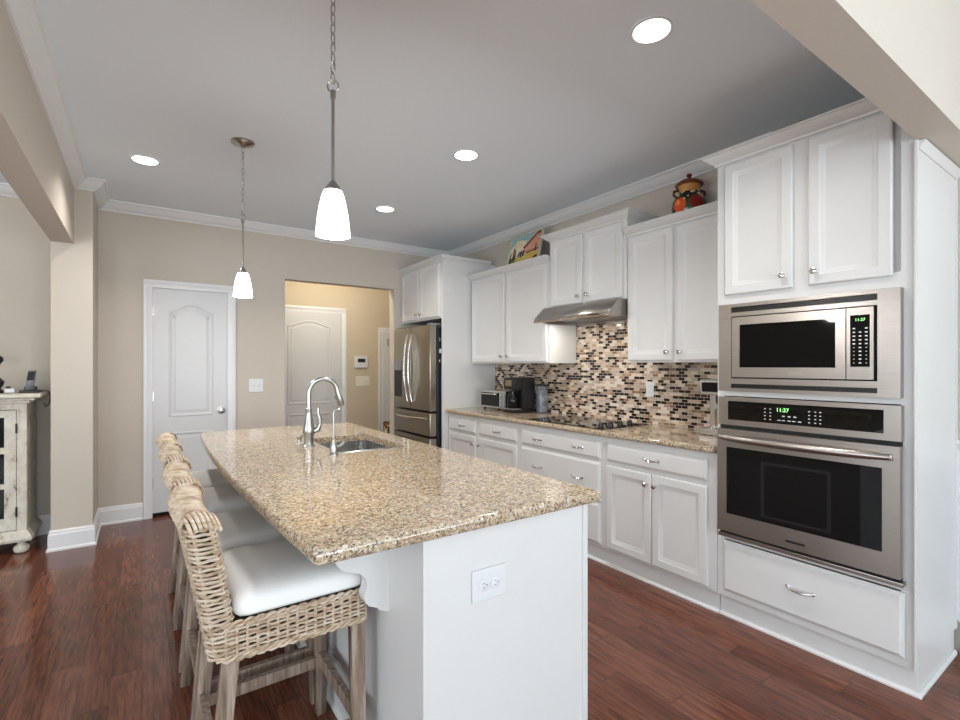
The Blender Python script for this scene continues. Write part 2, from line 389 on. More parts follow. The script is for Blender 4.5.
# wainscot on the right wall, beyond the cabinet's end
mb = MB().sweep([(XW, 0.615), (XW, -0.8)], [(0, 0.955), (0.012, 0.955), (0.02, 0.97), (0.028, 0.985), (0.022, 1.0), (0, 1.0)], -1)
mb.box(XW-0.014, XW, 0.585, 0.612, 0.15, 0.955).box(XW-0.014, XW, -0.8, 0.585, 0.89, 0.955).box(XW-0.014, XW, -0.8, 0.585, 0.15, 0.2)
struct('trim_3', mb, M['trim'])
struct('trim_4', MB().box(XW-0.004, XW, -0.8, 0.585, 0.2, 0.89), plain('grey_wainscot_panel', (0.30, 0.31, 0.33, 1), 0.5))

# panel doors
def arch_outline(x0, x1, z0, z1, rise, n=20):
    pts = [(x0, z0), (x1, z0), (x1, z1)]
    for i in range(1, n):
        u = i/n; x = x1+(x0-x1)*u
        pts.append((x, z1+rise*(0.5-0.5*math.cos(2*PI*u))**0.8))
    pts.append((x0, z1)); return pts
def inset_poly(p, d):
    n = len(p); out = []
    for i in range(n):
        a, b, c = Vector(p[i-1]), Vector(p[i]), Vector(p[(i+1) % n])
        d0 = (b-a).normalized(); d1 = (c-b).normalized(); n0 = Vector((-d0.y, d0.x)); n1 = Vector((-d1.y, d1.x))
        m = n0+n1; m = m/max(m.dot(n0), 0.3); out.append((b.x+m.x*d, b.y+m.y*d))
    return out
def panel_ring(mb, pts, y):
    L = []
    for ins, d in ((0, -0.003), (0.006, 0.006), (0.016, 0.007), (0.026, 0.0005), (0.040, 0.0005), (0.058, 0.006), (0.064, 0.006)):
        L.append([(q[0], y-d, q[1]) for q in inset_poly(pts, ins)])
    mb.loops(L)
def panel_door(name, x0, x1, z0, z1, y, panels, knob, knobz, casing, hinges, yc, jamb=True, extra=None):
    mb = MB().box(x0, x1, y, y+0.035, z0, z1, 0.002, 1)
    for (a, b, c, d, r) in panels:
        panel_ring(mb, arch_outline(a, b, c, d, r) if r else [(a, c), (b, c), (b, d), (a, d)], y)
    o = struct(name, mb, M['door'])
    if knob is not None:
        k = MB().lathe([(0.032, 0), (0.032, -0.006), (0.012, -0.010), (0.011, -0.032), (0.024, -0.040), (0.029, -0.052), (0.025, -0.064), (0.010, -0.069)], (knob, y, knobz), 24, 'y')
        struct('door_knob', k, M['nickel'], o)
    if extra: struct('deadbolt', MB().lathe([(0.030, 0), (0.030, -0.012), (0.022, -0.016), (0.0, -0.017)], (extra[0], y, extra[1]), 24, 'y'), M['nickel'], o)
    for hx, hz in hinges:
        struct('hinge', MB().cyl((hx, y-0.006, hz-0.05), (hx, y-0.006, hz+0.05), 0.007, 10).box(hx-0.014, hx+0.014, y-0.004, y, hz-0.045, hz+0.045), M['nickel'], o)
    cx0, cx1, cz = casing; w = 0.066; mb = MB()
    pr = lambda a0, a1, flip: [(a0, yc), (a0, yc-0.018), (a0+(a1-a0)*.35, yc-0.020), (a0+(a1-a0)*.5, yc-0.014), (a1, yc-0.010), (a1, yc)]
    mb.prism(pr(cx0, cx0+w, 0), 'z', 0, cz-w+0.001)
    mb.prism(pr(cx1, cx1-w, 0), 'z', 0, cz-w+0.001)
    mb.prism([(yc, cz), (yc-0.018, cz), (yc-0.020, cz-w*.35), (yc-0.014, cz-w*.5), (yc-0.010, cz-w), (yc, cz-w)], 'x', cx0, cx1)
    return o, mb
o, cs = panel_door('door_1', 0.082, 0.686, 0.035, 2.046, YB+0.012, [(0.203, 0.562, 0.885, 1.845, 0.075), (0.203, 0.562, 0.20, 0.748, 0)], 0.626, 0.927,
                   (0.017, 0.747, 2.112), [(0.078, 1.84), (0.078, 1.08), (0.078, 0.30)], YB)
cs.box(0.05, 0.078, YB, YB+0.10, 0, 2.078).box(0.690, 0.715, YB, YB+0.10, 0, 2.078).box(0.05, 0.715, YB, YB+0.10, 2.05, 2.078)
struct('trim_5', cs, M['trim'])
struct('door_gap_shade', MB().box(0.078, 0.69, YB+0.06, YB+0.10, 0, 0.036), M['gap'])  # near-black strip under the leaf, standing in for the gap's shade
o, cs = panel_door('door_2', 1.372, 2.186, 0.012, 2.046, 6.398, [(1.50, 2.06, 0.86, 1.862, 0.07), (1.50, 2.06, 0.2, 0.74, 0)], 2.125, 0.935,
                   (1.305, 2.262, 2.112), [], 6.42, extra=(2.125, 1.065))
struct('trim_7', cs, M['trim'])
o, cs = panel_door('door_3', 2.785, 3.12, 0.012, 1.82, 6.398, [(2.85, 3.05, 0.9, 1.7, 0), (2.85, 3.05, 0.2, 0.8, 0)], None, 0, (2.72, 3.18, 1.885), [(2.86, 1.68)], 6.42)
struct('trim_8', cs, M['trim'])
point('hall_lamp', (1.9, 5.58, 2.60), 20, (1.0, 0.90, 0.72), 0.08)
t = thing('flush_ceiling_light', 'round flush ceiling lamp inside the hall beyond the opening', 'ceiling light', (1.9, 5.58, ZC))
add('shade', MB().lathe([(0.15, 0), (0.145, -0.03), (0.11, -0.07), (0.05, -0.09), (0, -0.095)], (1.9, 5.58, ZC-0.012)), M['lampglass'], t)
add('base', MB().lathe([(0.165, 0), (0.165, -0.012), (0.15, -0.015)], (1.9, 5.58, ZC)), M['nickel'], t)
dup(t, (-2.2, 3.4, ZC), 'added round ceiling lamp, out of view, to brighten the room left of the pillar')  # added fixture copy, out of view
point('left_room_fill', (-2.2, 3.4, 2.60), 18, (1.0, 0.86, 0.68), 0.08)  # unseen lamp added to warm and brighten the left room's wall

# ------------------------------------------------------------------ right wall: base cabinets, worktop, backsplash
XF = 2.555; XB = XF+T                       # door front plane, cabinet box front
def base_cab(name, label, y0, y1, doors, drawers, pulls, group=None):
    t = thing(name, label, 'cabinet', (XB, (y0+y1)/2, 0), 'white base cabinets under the wall worktop')
    add('body', MB().box(XB, XW-0.002, y0, y1, 0.115, 0.874), M['cab'], t)
    mb = MB().box(2.60, XW-0.01, y0, y1, 0, 0.115)
    mb.sweep([(2.60, y0), (2.60, y1)], [(0, 0), (0.016, 0), (0.016, 0.008), (0.008, 0.018), (0, 0.018)], 1)
    add('toe_kick', mb, M['cab'], t)
    for (a, b, c, d, ky) in doors:
        o = add('door', cab_door(a, b, c, d, XF), M['cab'], t)
        add('knob', knob_mb(XF, ky, d-0.062), M['chrome'], o)
    for (a, b, c, d), pl in zip(drawers, pulls):
        o = add('drawer', cab_drawer(a, b, c, d, XF), M['cab'], t)
        for p in pl: add('pull', pull_mb(XF, p, (c+d)/2), M['chrome'], o)
    return t
DZ = (0.712, 0.836)
base_cab('base_cabinet', 'white base cabinet beside the oven tower, one wide drawer over two doors', 1.450, 2.232,
         [(1.500, 1.852, 0.135, 0.684, 1.822), (1.858, 2.207, 0.135, 0.684, 1.888)], [(1.500, 2.207, *DZ)], [[1.855]])
base_cab('drawer_cabinet', 'white three-drawer base cabinet under the cooktop', 2.232, 3.128, [],
         [(2.262, 3.100, *DZ), (2.262, 3.100, 0.428, 0.692), (2.262, 3.100, 0.135, 0.410)], [[2.47, 2.90]]*3)
base_cab('base_cabinet', 'white base cabinet beside the fridge, two small drawers over two doors', 3.128, 4.268,
         [(3.160, 3.715, 0.135, 0.684, 3.680), (3.765, 4.245, 0.135, 0.684, 3.80)], [(3.160, 3.715, *DZ), (3.765, 4.245, *DZ)], [[3.43], [4.0]])

def slab(outer, z0, z1, r, hole=None):
    """worktop with a rounded edge; outer is a ccw outline"""
    mb = MB(); L = []
    zc = (z0+z1)/2; h = (z1-z0)/2
    for k in range(7):
        a = -PI/2+PI*k/6
        L.append([(p[0], p[1], zc+h*math.sin(a)) for p in inset_poly(outer, r*(1-math.cos(a)))])
    R = mb.loops(L, cap0=not hole, cap1=not hole)
    if hole:
        for ring, z in ((R[0], z0), (R[-1], z1)):
            hv = [mb.bm.verts.new((p[0], p[1], z)) for p in hole]
            es = []
            for lp in (ring, hv):
                for i in range(len(lp)):
                    e = mb.bm.edges.get((lp[i-1], lp[i])) or mb.bm.edges.new((lp[i-1], lp[i])); es.append(e)
            bmesh.ops.triangle_fill(mb.bm, edges=es, use_beauty=True)
            if z == z0: hb = hv
        for i in range(len(hb)): mb.bm.faces.new((hb[i-1], hb[i], hv[i], hv[i-1]))
    return mb
tag(add('worktop', slab([(2.530, 1.450), (XW-0.012, 1.450), (XW-0.012, 4.268), (2.530, 4.268)], 0.876, 0.912, 0.010), M['granite'], org=(2.85, 2.86, 0.876)),
    'tan speckled granite worktop running along the tiled wall', 'worktop')
struct('wall_backsplash', MB().box(XW-0.010, XW, 1.450, 4.268, 0.875, 1.375).box(XW-0.010, XW, 2.272, 3.066, 1.375, 1.83), M['mosaic'])

# upper cabinets
UF = 2.83; UB = UF+T
def upper(label, y0, y1, z0, z1, doors, crown_path, name='wall_cabinet', xf=UF, kz=0.055):
    t = thing(name, label, 'cabinet', (xf+T, (y0+y1)/2, z0), 'white wall cabinets')
    add('body', MB().box(xf+T, XW-0.002, y0, y1, z0, z1), M['cab'], t)
    add('crown', MB().sweep(crown_path, crown_prof(z1-0.035), 1), M['cab'], t)
    for (a, b, c, d, ky) in doors:
        o = add('door', cab_door(a, b, c, d, xf), M['cab'], t)
        add('knob', knob_mb(xf, ky, c+kz), M['chrome'], o)
    return t
upper('white wall cabinet beside the oven tower, with a painted jar on top', 1.450, 2.264, 1.372, 2.300,
      [(1.500, 1.868, 1.385, 2.255, 1.835), (1.895, 2.246, 1.385, 2.255, 1.93)], [(UB, 1.452), (UB, 2.264)])
upper('short raised white wall cabinet above the range hood', 2.268, 3.068, 1.830, 2.430,
      [(2.302, 2.658, 1.845, 2.385, 2.625), (2.690, 3.045, 1.845, 2.385, 2.725)], [(XW-.01, 2.268), (UB, 2.268), (UB, 3.068), (XW-.01, 3.068)])
upper('white wall cabinet left of the hood, with a small painting on top', 3.072, 4.264, 1.372, 2.265,
      [(3.100, 3.655, 1.385, 2.225, 3.62), (3.685, 4.240, 1.385, 2.225, 3.72)], [(UB, 3.072), (UB, 4.264)])

# tall oven tower
t = thing('oven_cabinet', 'tall white cabinet tower housing the microwave and wall oven', 'cabinet', (XB, 1.03, 0))
Y0, Y1 = 0.621, 1.447
mb = MB().box(XB, XW-0.002, Y0, Y0+0.02, 0.115, 2.44).box(XB, XW-0.002, Y1-0.02, Y1, 0.115, 2.44).box(XB+0.01, XW-0.004, Y0+.02, Y1-.02, 2.40, 2.44)
mb.box(XB+0.012, XW-0.004, Y0+.02, Y1-.02, 0.115, 0.135).box(XW-0.016, XW-0.003, Y0+.02, Y1-.02, 0.135, 2.40)
mb.box(XB, XB+0.02, Y0+.02, Y0+.046, 0.115, 2.44).box(XB, XB+0.02, Y1-.036, Y1-.02, 0.115, 2.44)
for a, b in ((0.115, 0.16), (0.425, 0.470), (1.19, 1.215), (1.672, 1.74), (2.38, 2.44)): mb.box(XB, XB+.02, Y0+.046, Y1-.036, a, b)
mb.box(XB, XB+.02, 1.0, 1.07, 1.74, 2.38).box(XB+.02, XW-.016, Y0+.02, Y1-.02, 0.44, 0.455).box(XB+.02, XW-.016, Y0+.02, Y1-.02, 1.195, 1.21)
mb.box(XB+.02, XB+.03, Y0+.02, Y1-.02, 1.69, 2.42)
add('body', mb, M['cab'], t)
add('end_panel', MB().box(XF+0.004, XW-0.002, Y0-0.006, Y0, 0.115, 2.258).box(XF+.002, XF+.02, Y0-.010, Y0, 0.115, 2.258).box(XW-.03, XW-.002, Y0-.010, Y0, .115, 2.258), M['cab'], t)
mb = MB().box(2.605, XW-0.01, Y0+0.02, Y1, 0, 0.115).box(2.605, XW-.01, Y0+.002, Y0+.02, 0, .115)
mb.sweep([(XW-0.03, Y0+0.002), (2.605, Y0+0.002), (2.605, Y1)], [(0, 0), (0.016, 0), (0.016, 0.008), (0.008, 0.018), (0, 0.018)], 1)
add('toe_kick', mb, M['cab'], t)
add('crown', MB().sweep([(XB, Y0), (XB, Y1), (XW-.01, Y1)], crown_prof(2.425, 0.065, 0.055), 1), M['cab'], t)
add('side_moulding', MB().sweep([(XW-.004, Y0-.006), (XB, Y0-.006)], [(0, 2.225), (0.006, 2.225), (0.012, 2.240), (0.022, 2.250), (0.024, 2.258), (0, 2.258)], 1), M['cab'], t)
for a, b, ky in ((0.692, 1.004, 0.972), (1.070, 1.402, 1.108)):
    o = add('door', cab_door(a, b, 1.724, 2.412, XF), M['cab'], t); add('knob', knob_mb(XF, ky, 1.785), M['chrome'], o)
o = add('drawer', cab_drawer(0.652, 1.412, 0.150, 0.420, XF), M['cab'], t); add('pull', pull_mb(XF, 1.036, 0.29, 0.11), M['chrome'], o)

# ------------------------------------------------------------------ microwave and wall oven
def frame_yz(mb, x0, x1, y0, y1, z0, z1, iy0, iy1, iz0, iz1, bev=0.0):
    mb.box(x0, x1, y0, y1, z0, iz0).box(x0, x1, y0, y1, iz1, z1).box(x0, x1, y0, iy0, iz0, iz1).box(x0, x1, iy1, y1, iz0, iz1); return mb
def text_mesh(name, txt, size, loc, mat, parent):
    c = bpy.data.curves.new(name, 'FONT'); c.body = txt; c.size = size; c.extrude = 0.0003; c.align_x = 'CENTER'
    tmp = bpy.data.objects.new(name, c); COL.objects.link(tmp)
    dg = bpy.context.evaluated_depsgraph_get(); me = bpy.data.meshes.new_from_object(tmp.evaluated_get(dg))
    COL.objects.unlink(tmp); bpy.data.objects.remove(tmp)
    me.transform(Matrix(((0, 0, -1, 0), (-1, 0, 0, 0), (0, 1, 0, 0), (0, 0, 0, 1)))); me.transform(Matrix.Translation(Vector(loc)-ORG[parent.name]))
    me.materials.clear(); me.materials.append(mat)
    o = bpy.data.objects.new(name, me); COL.objects.link(o); o.parent = parent; ORG[o.name] = ORG[parent.name]; return o
XA = 2.535
t = thing('built_in_microwave', 'built-in stainless microwave in the tower, above the oven', 'microwave', (XB, 1.04, 1.215))
my0, my1, mz0, mz1 = 0.659, 1.420, 1.217, 1.671
mb = MB(); fr = [(1.232, 1.256), (1.626, 1.652)]
frame_yz(mb, XA, XB-0.001, my0, my1, mz0, mz1, 0.735, 1.352, 1.230, 1.654)
mb.box(XA, XB-.001, 0.735, 1.352, 1.256, 1.284).box(XA, XB-.001, 0.735, 1.352, 1.606, 1.626).box(XA, XB-.001, .735, 1.352, 1.230, 1.234)
add('trim_kit', mb, M['steel'], t)
add('case', MB().box(XB-0.022, XW-0.12, 0.70, 1.39, 1.225, 1.66), M['gap'], t)
for z0, z1 in ((1.234, 1.256), (1.626, 1.654)):
    mb = MB().box(XA+.014, XB-.015, .736, 1.351, z0, z1)
    for k in range(3): mb.box(XA+0.006, XA+.0141, .738, 1.349, z0+(z1-z0)*(k+.15)/3, z0+(z1-z0)*(k+.7)/3)
    add('vent', mb, M['black'], t)
mb = frame_yz(MB(), XA-0.006, XB-.022, 0.846, 1.346, 1.291, 1.600, 0.884, 1.306, 1.341, 1.560)
d = add('door', mb, M['steel'], t)
add('window', MB().box(XA-0.003, XA+.008, 0.884, 1.306, 1.341, 1.560), M['bglass'], d)
add('badge', MB().box(XA-0.0085, XA-.006, 1.017, 1.075, 1.302, 1.322), M['nickel'], d)
cp = add('control_panel', frame_yz(MB(), XA-0.006, XB-.022, 0.746, 0.842, 1.291, 1.600, 0.759, 0.829, 1.345, 1.568), M['steel'], t)
add('keypad', MB().box(XA-0.003, XA+.008, 0.759, 0.829, 1.345, 1.568), M['bglass'], cp)
mb = MB()
for r in range(10):
    for c in range(3):
        if r == 9 and c == 1: continue
        y = 0.772+c*0.022; z = 1.362+r*0.0165
        if r < 5 and c != 1: mb.box(XA-.0037, XA-.003, y-.0025, y+.0025, z-.0012, z+.0012)
        else: mb.box(XA-.0037, XA-.003, y-.0045, y+.0045, z-.0025, z+.0025)
add('key_marks', mb, M['marks'], cp)
text_mesh('clock_digits', '11:27', 0.017, (XA-.0037, 0.794, 1.542), M['green'], cp)
add('open_button', MB().box(XA-0.009, XA-.006, .762, .827, 1.300, 1.328, .006), M['steel'], cp)

t = thing('wall_oven', 'stainless wall oven with long bar handle, under the microwave', 'oven', (XB, 1.04, 0.46))
oy0, oy1 = 0.657, 1.421
add('case', MB().box(XB-0.022, XW-.10, 0.70, 1.39, 0.475, 1.18), M['gap'], t)
cp = add('control_panel', frame_yz(MB(), XA, XB-.002, oy0, oy1, 1.040, 1.186, 0.714, 1.370, 1.068, 1.166), M['steel'], t)
add('panel_glass', MB().box(XA+.002, XA+.015, 0.714, 1.370, 1.068, 1.166), M['bglass'], cp)
def marks(boxes):
    mb = MB()
    for b in boxes: mb.box(XA+.0013, XA+.002, *b)
    add('key_marks', mb, M['marks'], cp)
marks([(y-.0035, y+.0035, 1.086+r*.017-.002, 1.086+r*.017+.002) for r in range(4) for y in (1.185, 1.160)])
marks([(y-.0035, y+.0035, 1.086+r*.017-.002, 1.086+r*.017+.002) for r in range(4) for y in (.945, .965, .99)])
marks([(y-.007, y+.007, 1.084, 1.0875) for y in (1.12, 1.10, 1.075, 1.055, 1.03)]+[(y-.006, y+.006, 1.104, 1.109) for y in (1.10, 1.075, 1.05)])
text_mesh('clock_digits', '11:27', 0.026, (XA+.0013, 1.105, 1.127), M['green'], cp)
for z0, z1 in ((1.018, 1.040), (.468, .482)): add('vent_gap', MB().box(XA+.012, XB-.002, oy0+.004, oy1-.004, z0, z1), M['gap'], t)
d = add('door', frame_yz(MB(), XA-0.012, XA+0.02, oy0, oy1, 0.482, 1.020, 0.716, 1.371, 0.578, 0.926), M['steel'], t)
add('window', MB().box(XA-0.008, XA+.01, 0.716, 1.371, 0.578, 0.926), M['bglass'], d)
mb = MB()
frame_yz(mb, XA-.0085, XA-.008, .90, 1.20, .60, .875, .915, 1.185, .612, .862)
add('window_outline', mb, plain('dark_grey_outline', (0.008, 0.008, 0.009, 1), 0.15), d)  # thin rectangle, a little paler than the glass
mb = MB(); pts = []
for i in range(25):
    u = i/24*2-1; pts.append((XA-0.024-0.030*(1-abs(u)**2.2), 1.043-u*0.355, 0.975))
mb.tube(pts, [0.012+0.007*(1-abs(i/12-1)**4) for i in range(25)], 14)
for sg in (-1, 1): mb.box(XA-.026, XA-.011, 1.043+sg*.352-.012, 1.043+sg*.352+.012, .962, .988, .004)
add('handle', mb, M['steel'], d)
add('badge', MB().box(XA-0.0145, XA-.012, 1.002, 1.084, 0.524, 0.548), M['nickel'], d).__setitem__('label', 'small metal badge')
add('badge_plate', MB().box(XA-0.0145, XA-.012, 1.002, 1.084, 0.512, 0.522), M['black'], d)
add('bottom_trim', MB().box(XA-0.006, XB-.002, oy0-.008, oy1, 0.450, 0.468, .003), M['steel'], t)

# ------------------------------------------------------------------ range hood, cooktop
t = thing('range_hood', 'stainless slanted range hood with two lit lamps under the raised cabinet', 'range hood', (3.0, 2.667, 1.70))
hy0, hy1 = 2.274, 3.060
add('hood_shell', MB().prism([(2.662, 1.702), (2.662, 1.728), (2.768, 1.828), (XW-.012, 1.828), (XW-.012, 1.700), (XW-.03, 1.700), (XW-.03, 1.735), (2.69, 1.735), (2.69, 1.702)], 'y', hy0, hy1)
    .box(2.69, XW-.012, hy0, hy0+.012, 1.700, 1.735).box(2.69, XW-.012, hy1-.012, hy1, 1.700, 1.735), M['steel'], t)
add('front_lip', MB().box(2.655, 2.664, hy0, hy1, 1.699, 1.708, .002), M['copper'], t)
add('filter', MB().box(2.88, 3.10, 2.40, 2.94, 1.716, 1.734), M['grayplastic'], t)
for ly in (2.45, 2.90):
    add('lamp', MB().lathe([(0.034, 1.734), (0.034, 1.727), (0.026, 1.724), (0, 1.724)], (2.79, ly, 0)), M['hoodlamp'], t)
    area('hood_lamp', (2.79, ly, 1.715), (0, 0, 0), 0.06, 0.06, 1.7, (1.0, 0.93, 0.82), 'DISK')
add('button_strip', MB().box(2.653, 2.656, 2.36, 2.46, 1.712, 1.720), M['black'], t)

t = thing('cooktop', 'black glass cooktop set in the worktop under the hood', 'cooktop', (2.83, 2.66, 0.912))
add('glass_plate', MB().box(2.585, 3.09, 2.270, 3.050, 0.9121, 0.918, .002), M['bglass'], t)
for i, (bx, by, br) in enumerate(((2.72, 2.86, .10), (2.96, 2.86, .075), (2.72, 2.56, .075), (2.96, 2.58, .10))):
    mb = MB(); n = 40; mb.loops([[(bx+r*math.cos(2*PI*k/n), by+r*math.sin(2*PI*k/n), .9184) for k in range(n)] for r in (br, br-.004)], False, False)
    add('burner_ring', mb, M['grayplastic'], t)
for k in range(4):
    add('knob', MB().lathe([(0.022, .918), (0.022, .922), (0.018, .924), (0.016, .942), (0.012, .945), (0, .945)], (2.66+k*.105, 2.345, 0), 20).box(2.66+k*.105-.003, 2.66+k*.105+.003, 2.331, 2.359, .944, .949), M['black'], t)

# ------------------------------------------------------------------ refrigerator and its surround
t = thing('fridge_cabinet', 'white cabinet with side panel built over the fridge', 'cabinet', (2.8, 4.75, 0))
XC = 2.487
add('side_panel', MB().box(XC+T, XW-.002, 4.272, 4.300, 0, 2.440), M['cab'], t)
add('body', MB().box(XC+T, XW-.002, 4.300, YB-.002, 1.835, 2.440), M['cab'], t)
add('crown', MB().sweep([(XW-.09, 4.272), (XC+T, 4.272), (XC+T, YB-.002)], crown_prof(2.415, .05, .05), 1), M['cab'], t)
for a, b, ky in ((4.335, 4.755, 4.72), (4.775, 5.195, 4.81)):
    o = add('door', cab_door(a, b, 1.855, 2.395, XC), M['cab'], t); add('knob', knob_mb(XC, ky, 1.91), M['chrome'], o)
t = thing('refrigerator', 'stainless french-door refrigerator in the back corner', 'refrigerator', (2.8, 4.76, 0))
fy0, fy1, FX = 4.335, 5.190, 2.39
add('body', MB().box(FX+.085, XW-.03, fy0+.005, fy1-.005, 0.03, 1.745, .004).box(FX+.10, XW-.1, fy0+.05, fy1-.05, 0, .03), M['navy'], t)
o = add('door', MB().box(FX, FX+.08, fy0, 4.760, 0.885, 1.762, .008), M['steelv'], t)
def bow(x, y, z0, z1, horiz=False):
    pts = []
    for i in range(17):
        u = i/16*2-1; off = 0.012+0.045*(1-abs(u)**2.4)
        pts.append((x-off, y, z0+(z1-z0)*i/16) if not horiz else (x-off, z0+(z1-z0)*i/16, y))
    return MB().tube(pts, .011, 10)
add('handle', bow(FX, 4.715, 0.965, 1.685), M['chrome'], o)
o = add('door', MB().box(FX, FX+.08, 4.768, fy1, 0.885, 1.762, .008), M['steelv'], t)
add('handle', bow(FX, 4.815, 0.965, 1.685), M['chrome'], o)
dp = add('dispenser', MB().box(FX-.003, FX+.002, 4.985, 5.165, 1.005, 1.300), M['bglass'], o)
dp = add('dispenser_panel', MB().box(FX-.005, FX-.003, 4.985, 5.165, 1.300, 1.42), M['grayplastic'], o)
for z0, z1 in ((0.630, 0.868), (0.05, 0.612)):
    o = add('freezer_drawer', MB().box(FX, FX+.08, fy0, fy1, z0, z1, .008), M['steelv'], t)
    add('handle', bow(FX, z1-.062, fy0+.09, fy1-.09, True), M['chrome'], o)
for a in (fy0+.02, fy1-.10): add('hinge_cover', MB().box(FX+.02, FX+.14, a, a+.08, 1.762, 1.785, .006), M['grayplastic'], t)
for z, y in ((1.62, 0), (1.50, 0), (1.40, 0)):
    tag(add('fridge_magnet', MB().box(2.50+y, 2.535+y, fy0-.002, fy0+.004, z-.022, z+.022, .003), [M['marks'], M['nickel'], M['copper']][int(z*10) % 3], org=(2.52, fy0, z)),
        {1.62: 'topmost of three small magnets on the side of the fridge', 1.5: 'middle of three small magnets on the side of the fridge', 1.4: 'lowest of three small magnets on the side of the fridge'}[z], 'magnet', 'magnets on the fridge side')

# ------------------------------------------------------------------ island
IX0, IX1, IY0, IY1 = 0.636, 1.272, 1.190, 3.655
t = thing('kitchen_island', 'white kitchen island base under the speckled granite top', 'kitchen island', (0.95, 2.42, 0))
mb = MB().box(IX0, IX1, IY0, IY0+.02, 0, .874).box(IX0, IX1, IY1-.02, IY1, 0, .874).box(IX0, IX0+.02, IY0+.02, IY1-.02, 0, .874).box(IX1-.02, IX1, IY0+.02, IY1-.02, .1, .874)
mb.box(IX0+.02, IX1-.02, IY0+.02, IY1-.02, .1, .12).box(IX1-.08, IX1-.07, IY0+.02, IY1-.02, 0, .1)
add('body', mb, M['cab'], t)
add('corner_strip', MB().box(IX1-.018, IX1+.004, IY0-.006, IY0, 0, .874), M['cab'], t)
add('baseboard', MB().sweep([(IX0, IY1), (IX0, IY0+.25)], [(0, 0), (.02, 0), (.02, .012), (.012, .02), (.012, .09), (.006, .1), (0, .1)], -1), M['cab'], t)
def corbel(y):
    P = [(IX0, .874), (.440, .874), (.440, .800), (.455, .782), (.467, .775), (.480, .752), (.494, .739), (.520, .730), (.545, .720), (.560, .704), (.566, .684), (.562, .664),
         (.556, .650), (.560, .630), (.573, .614), (.588, .608), (.598, .604), (.606, .594), (.616, .590), (IX0, .582)]
    return MB().prism(P, 'y', y, y+.045)
for y in (1.420, 2.452, 3.52): add('corbel', corbel(y), M['cab'], t)
for (a, b) in ((1.62, 2.34), (2.52, 3.25)):
    mb = MB(); rect_loops(mb, (IX0, a, .16), (0, 1, 0), (0, 0, 1), (-1, 0, 0), b-a, .56, [(0, 0), (0, .006), (.012, .010), (.03, .004), (.032, .0005)])
    add('back_panel', mb, M['cab'], t)
# island worktop with the sink cut-out: the seating edge bows outward
out = [(1.316, 1.160)]
out += [(1.316, 3.690)]
bowp = []
for i in range(19):
    y = 3.60-(3.60-1.19)*i/18; u = (y-1.16)/(3.60-1.16)
    bowp.append((0.334-0.054*math.sin(PI*u*.85), y))
tl = [(0.40, 3.690), (0.348, 3.680), (0.320, 3.650)]
out += tl+bowp+[(0.334, 1.168), (0.345, 1.160)]
hole = []
hx0, hx1, hy0, hy1, hr = 0.815, 1.180, 2.385, 2.985, .04
for cx, cy, a0 in ((hx1-hr, hy1-hr, 0), (hx0+hr, hy1-hr, PI/2), (hx0+hr, hy0+hr, PI), (hx1-hr, hy0+hr, 1.5*PI)):
    for k in range(6): a = a0+PI/2*k/5; hole.append((cx+hr*math.cos(a), cy+hr*math.sin(a)))
tag(add('island_worktop', slab(out, 0.876, 0.914, 0.008, hole), M['granite'], org=(0.8, 2.42, .876)),
    'large tan speckled granite island top with a bowed seating edge', 'worktop')
# sink
t = thing('sink', 'double-bowl stainless undermount sink set in the island top', 'sink', (0.99, 2.69, 0.70))
def bowl(x0, x1, y0, y1, z0, z1):
    mb = MB(); L = []
    def rr(x0, x1, y0, y1, r, z):
        p = []
        for cx, cy, a0 in ((x1-r, y1-r, 0), (x0+r, y1-r, PI/2), (x0+r, y0+r, PI), (x1-r, y0+r, 1.5*PI)):
            for k in range(6): a = a0+PI/2*k/5; p.append((cx+r*math.cos(a), cy+r*math.sin(a), z))
        return p
    L = [rr(x0-.02, x1+.02, y0-.012, y1+.012, .05, z1), rr(x0, x1, y0, y1, .045, z1), rr(x0, x1, y0, y1, .045, z0+.03), rr(x0+.012, x1-.012, y0+.012, y1-.012, .04, z0+.006), rr(x0+.04, x1-.04, y0+.04, y1-.04, .03, z0)]
    mb.loops(L, cap0=False); return mb
add('bowl', bowl(.812, 1.183, 2.628, 2.988, .69, .8745), M['sink'], t)
add('bowl', bowl(.812, 1.183, 2.382, 2.600, .73, .8745), M['sink'], t)
add('divider', MB().box(.815, 1.18, 2.600, 2.628, .80, .880, .01), M['sink'], t)
for y, z in ((2.80, .69), (2.50, .73)): add('drain', MB().lathe([(.045, z+.001), (.045, z+.004), (.03, z+.002), (0, z+.002)], (.99, y, 0)), M['nickel'], t)
# faucet
t = thing('faucet', 'tall brushed nickel gooseneck faucet with side lever by the sink', 'faucet', (0.748, 2.71, .914))
fx, fy = .748, 2.71
add('base', MB().lathe([(.030, .914), (.030, .920), (.025, .924), (.0245, .96), (.030, .985), (.031, 1.005), (.026, 1.03), (.018, 1.075), (.0155, 1.10), (.0175, 1.108), (.0175, 1.118), (.013, 1.122)], (fx, fy, 0)), M['nickel'], t)
sp = [(fx, fy, 1.10), (fx, fy, 1.16), (fx, fy, 1.20)]
for k in range(1, 15):
    a = PI-PI*.94*k/14; sp.append((fx+.078+.078*math.cos(a), fy, 1.20+.078*math.sin(a)))
e = Vector(sp[-1]); d = (e-Vector(sp[-2])).normalized()
add('spout', MB().tube(sp, .0125, 14), M['nickel'], t)
add('spray_head', MB().tube([e-d*.005, e+d*.01, e+d*.04, e+d*.085, e+d*.092], [.0135, .015, .017, .0185, .015], 14), M['nickel'], t)
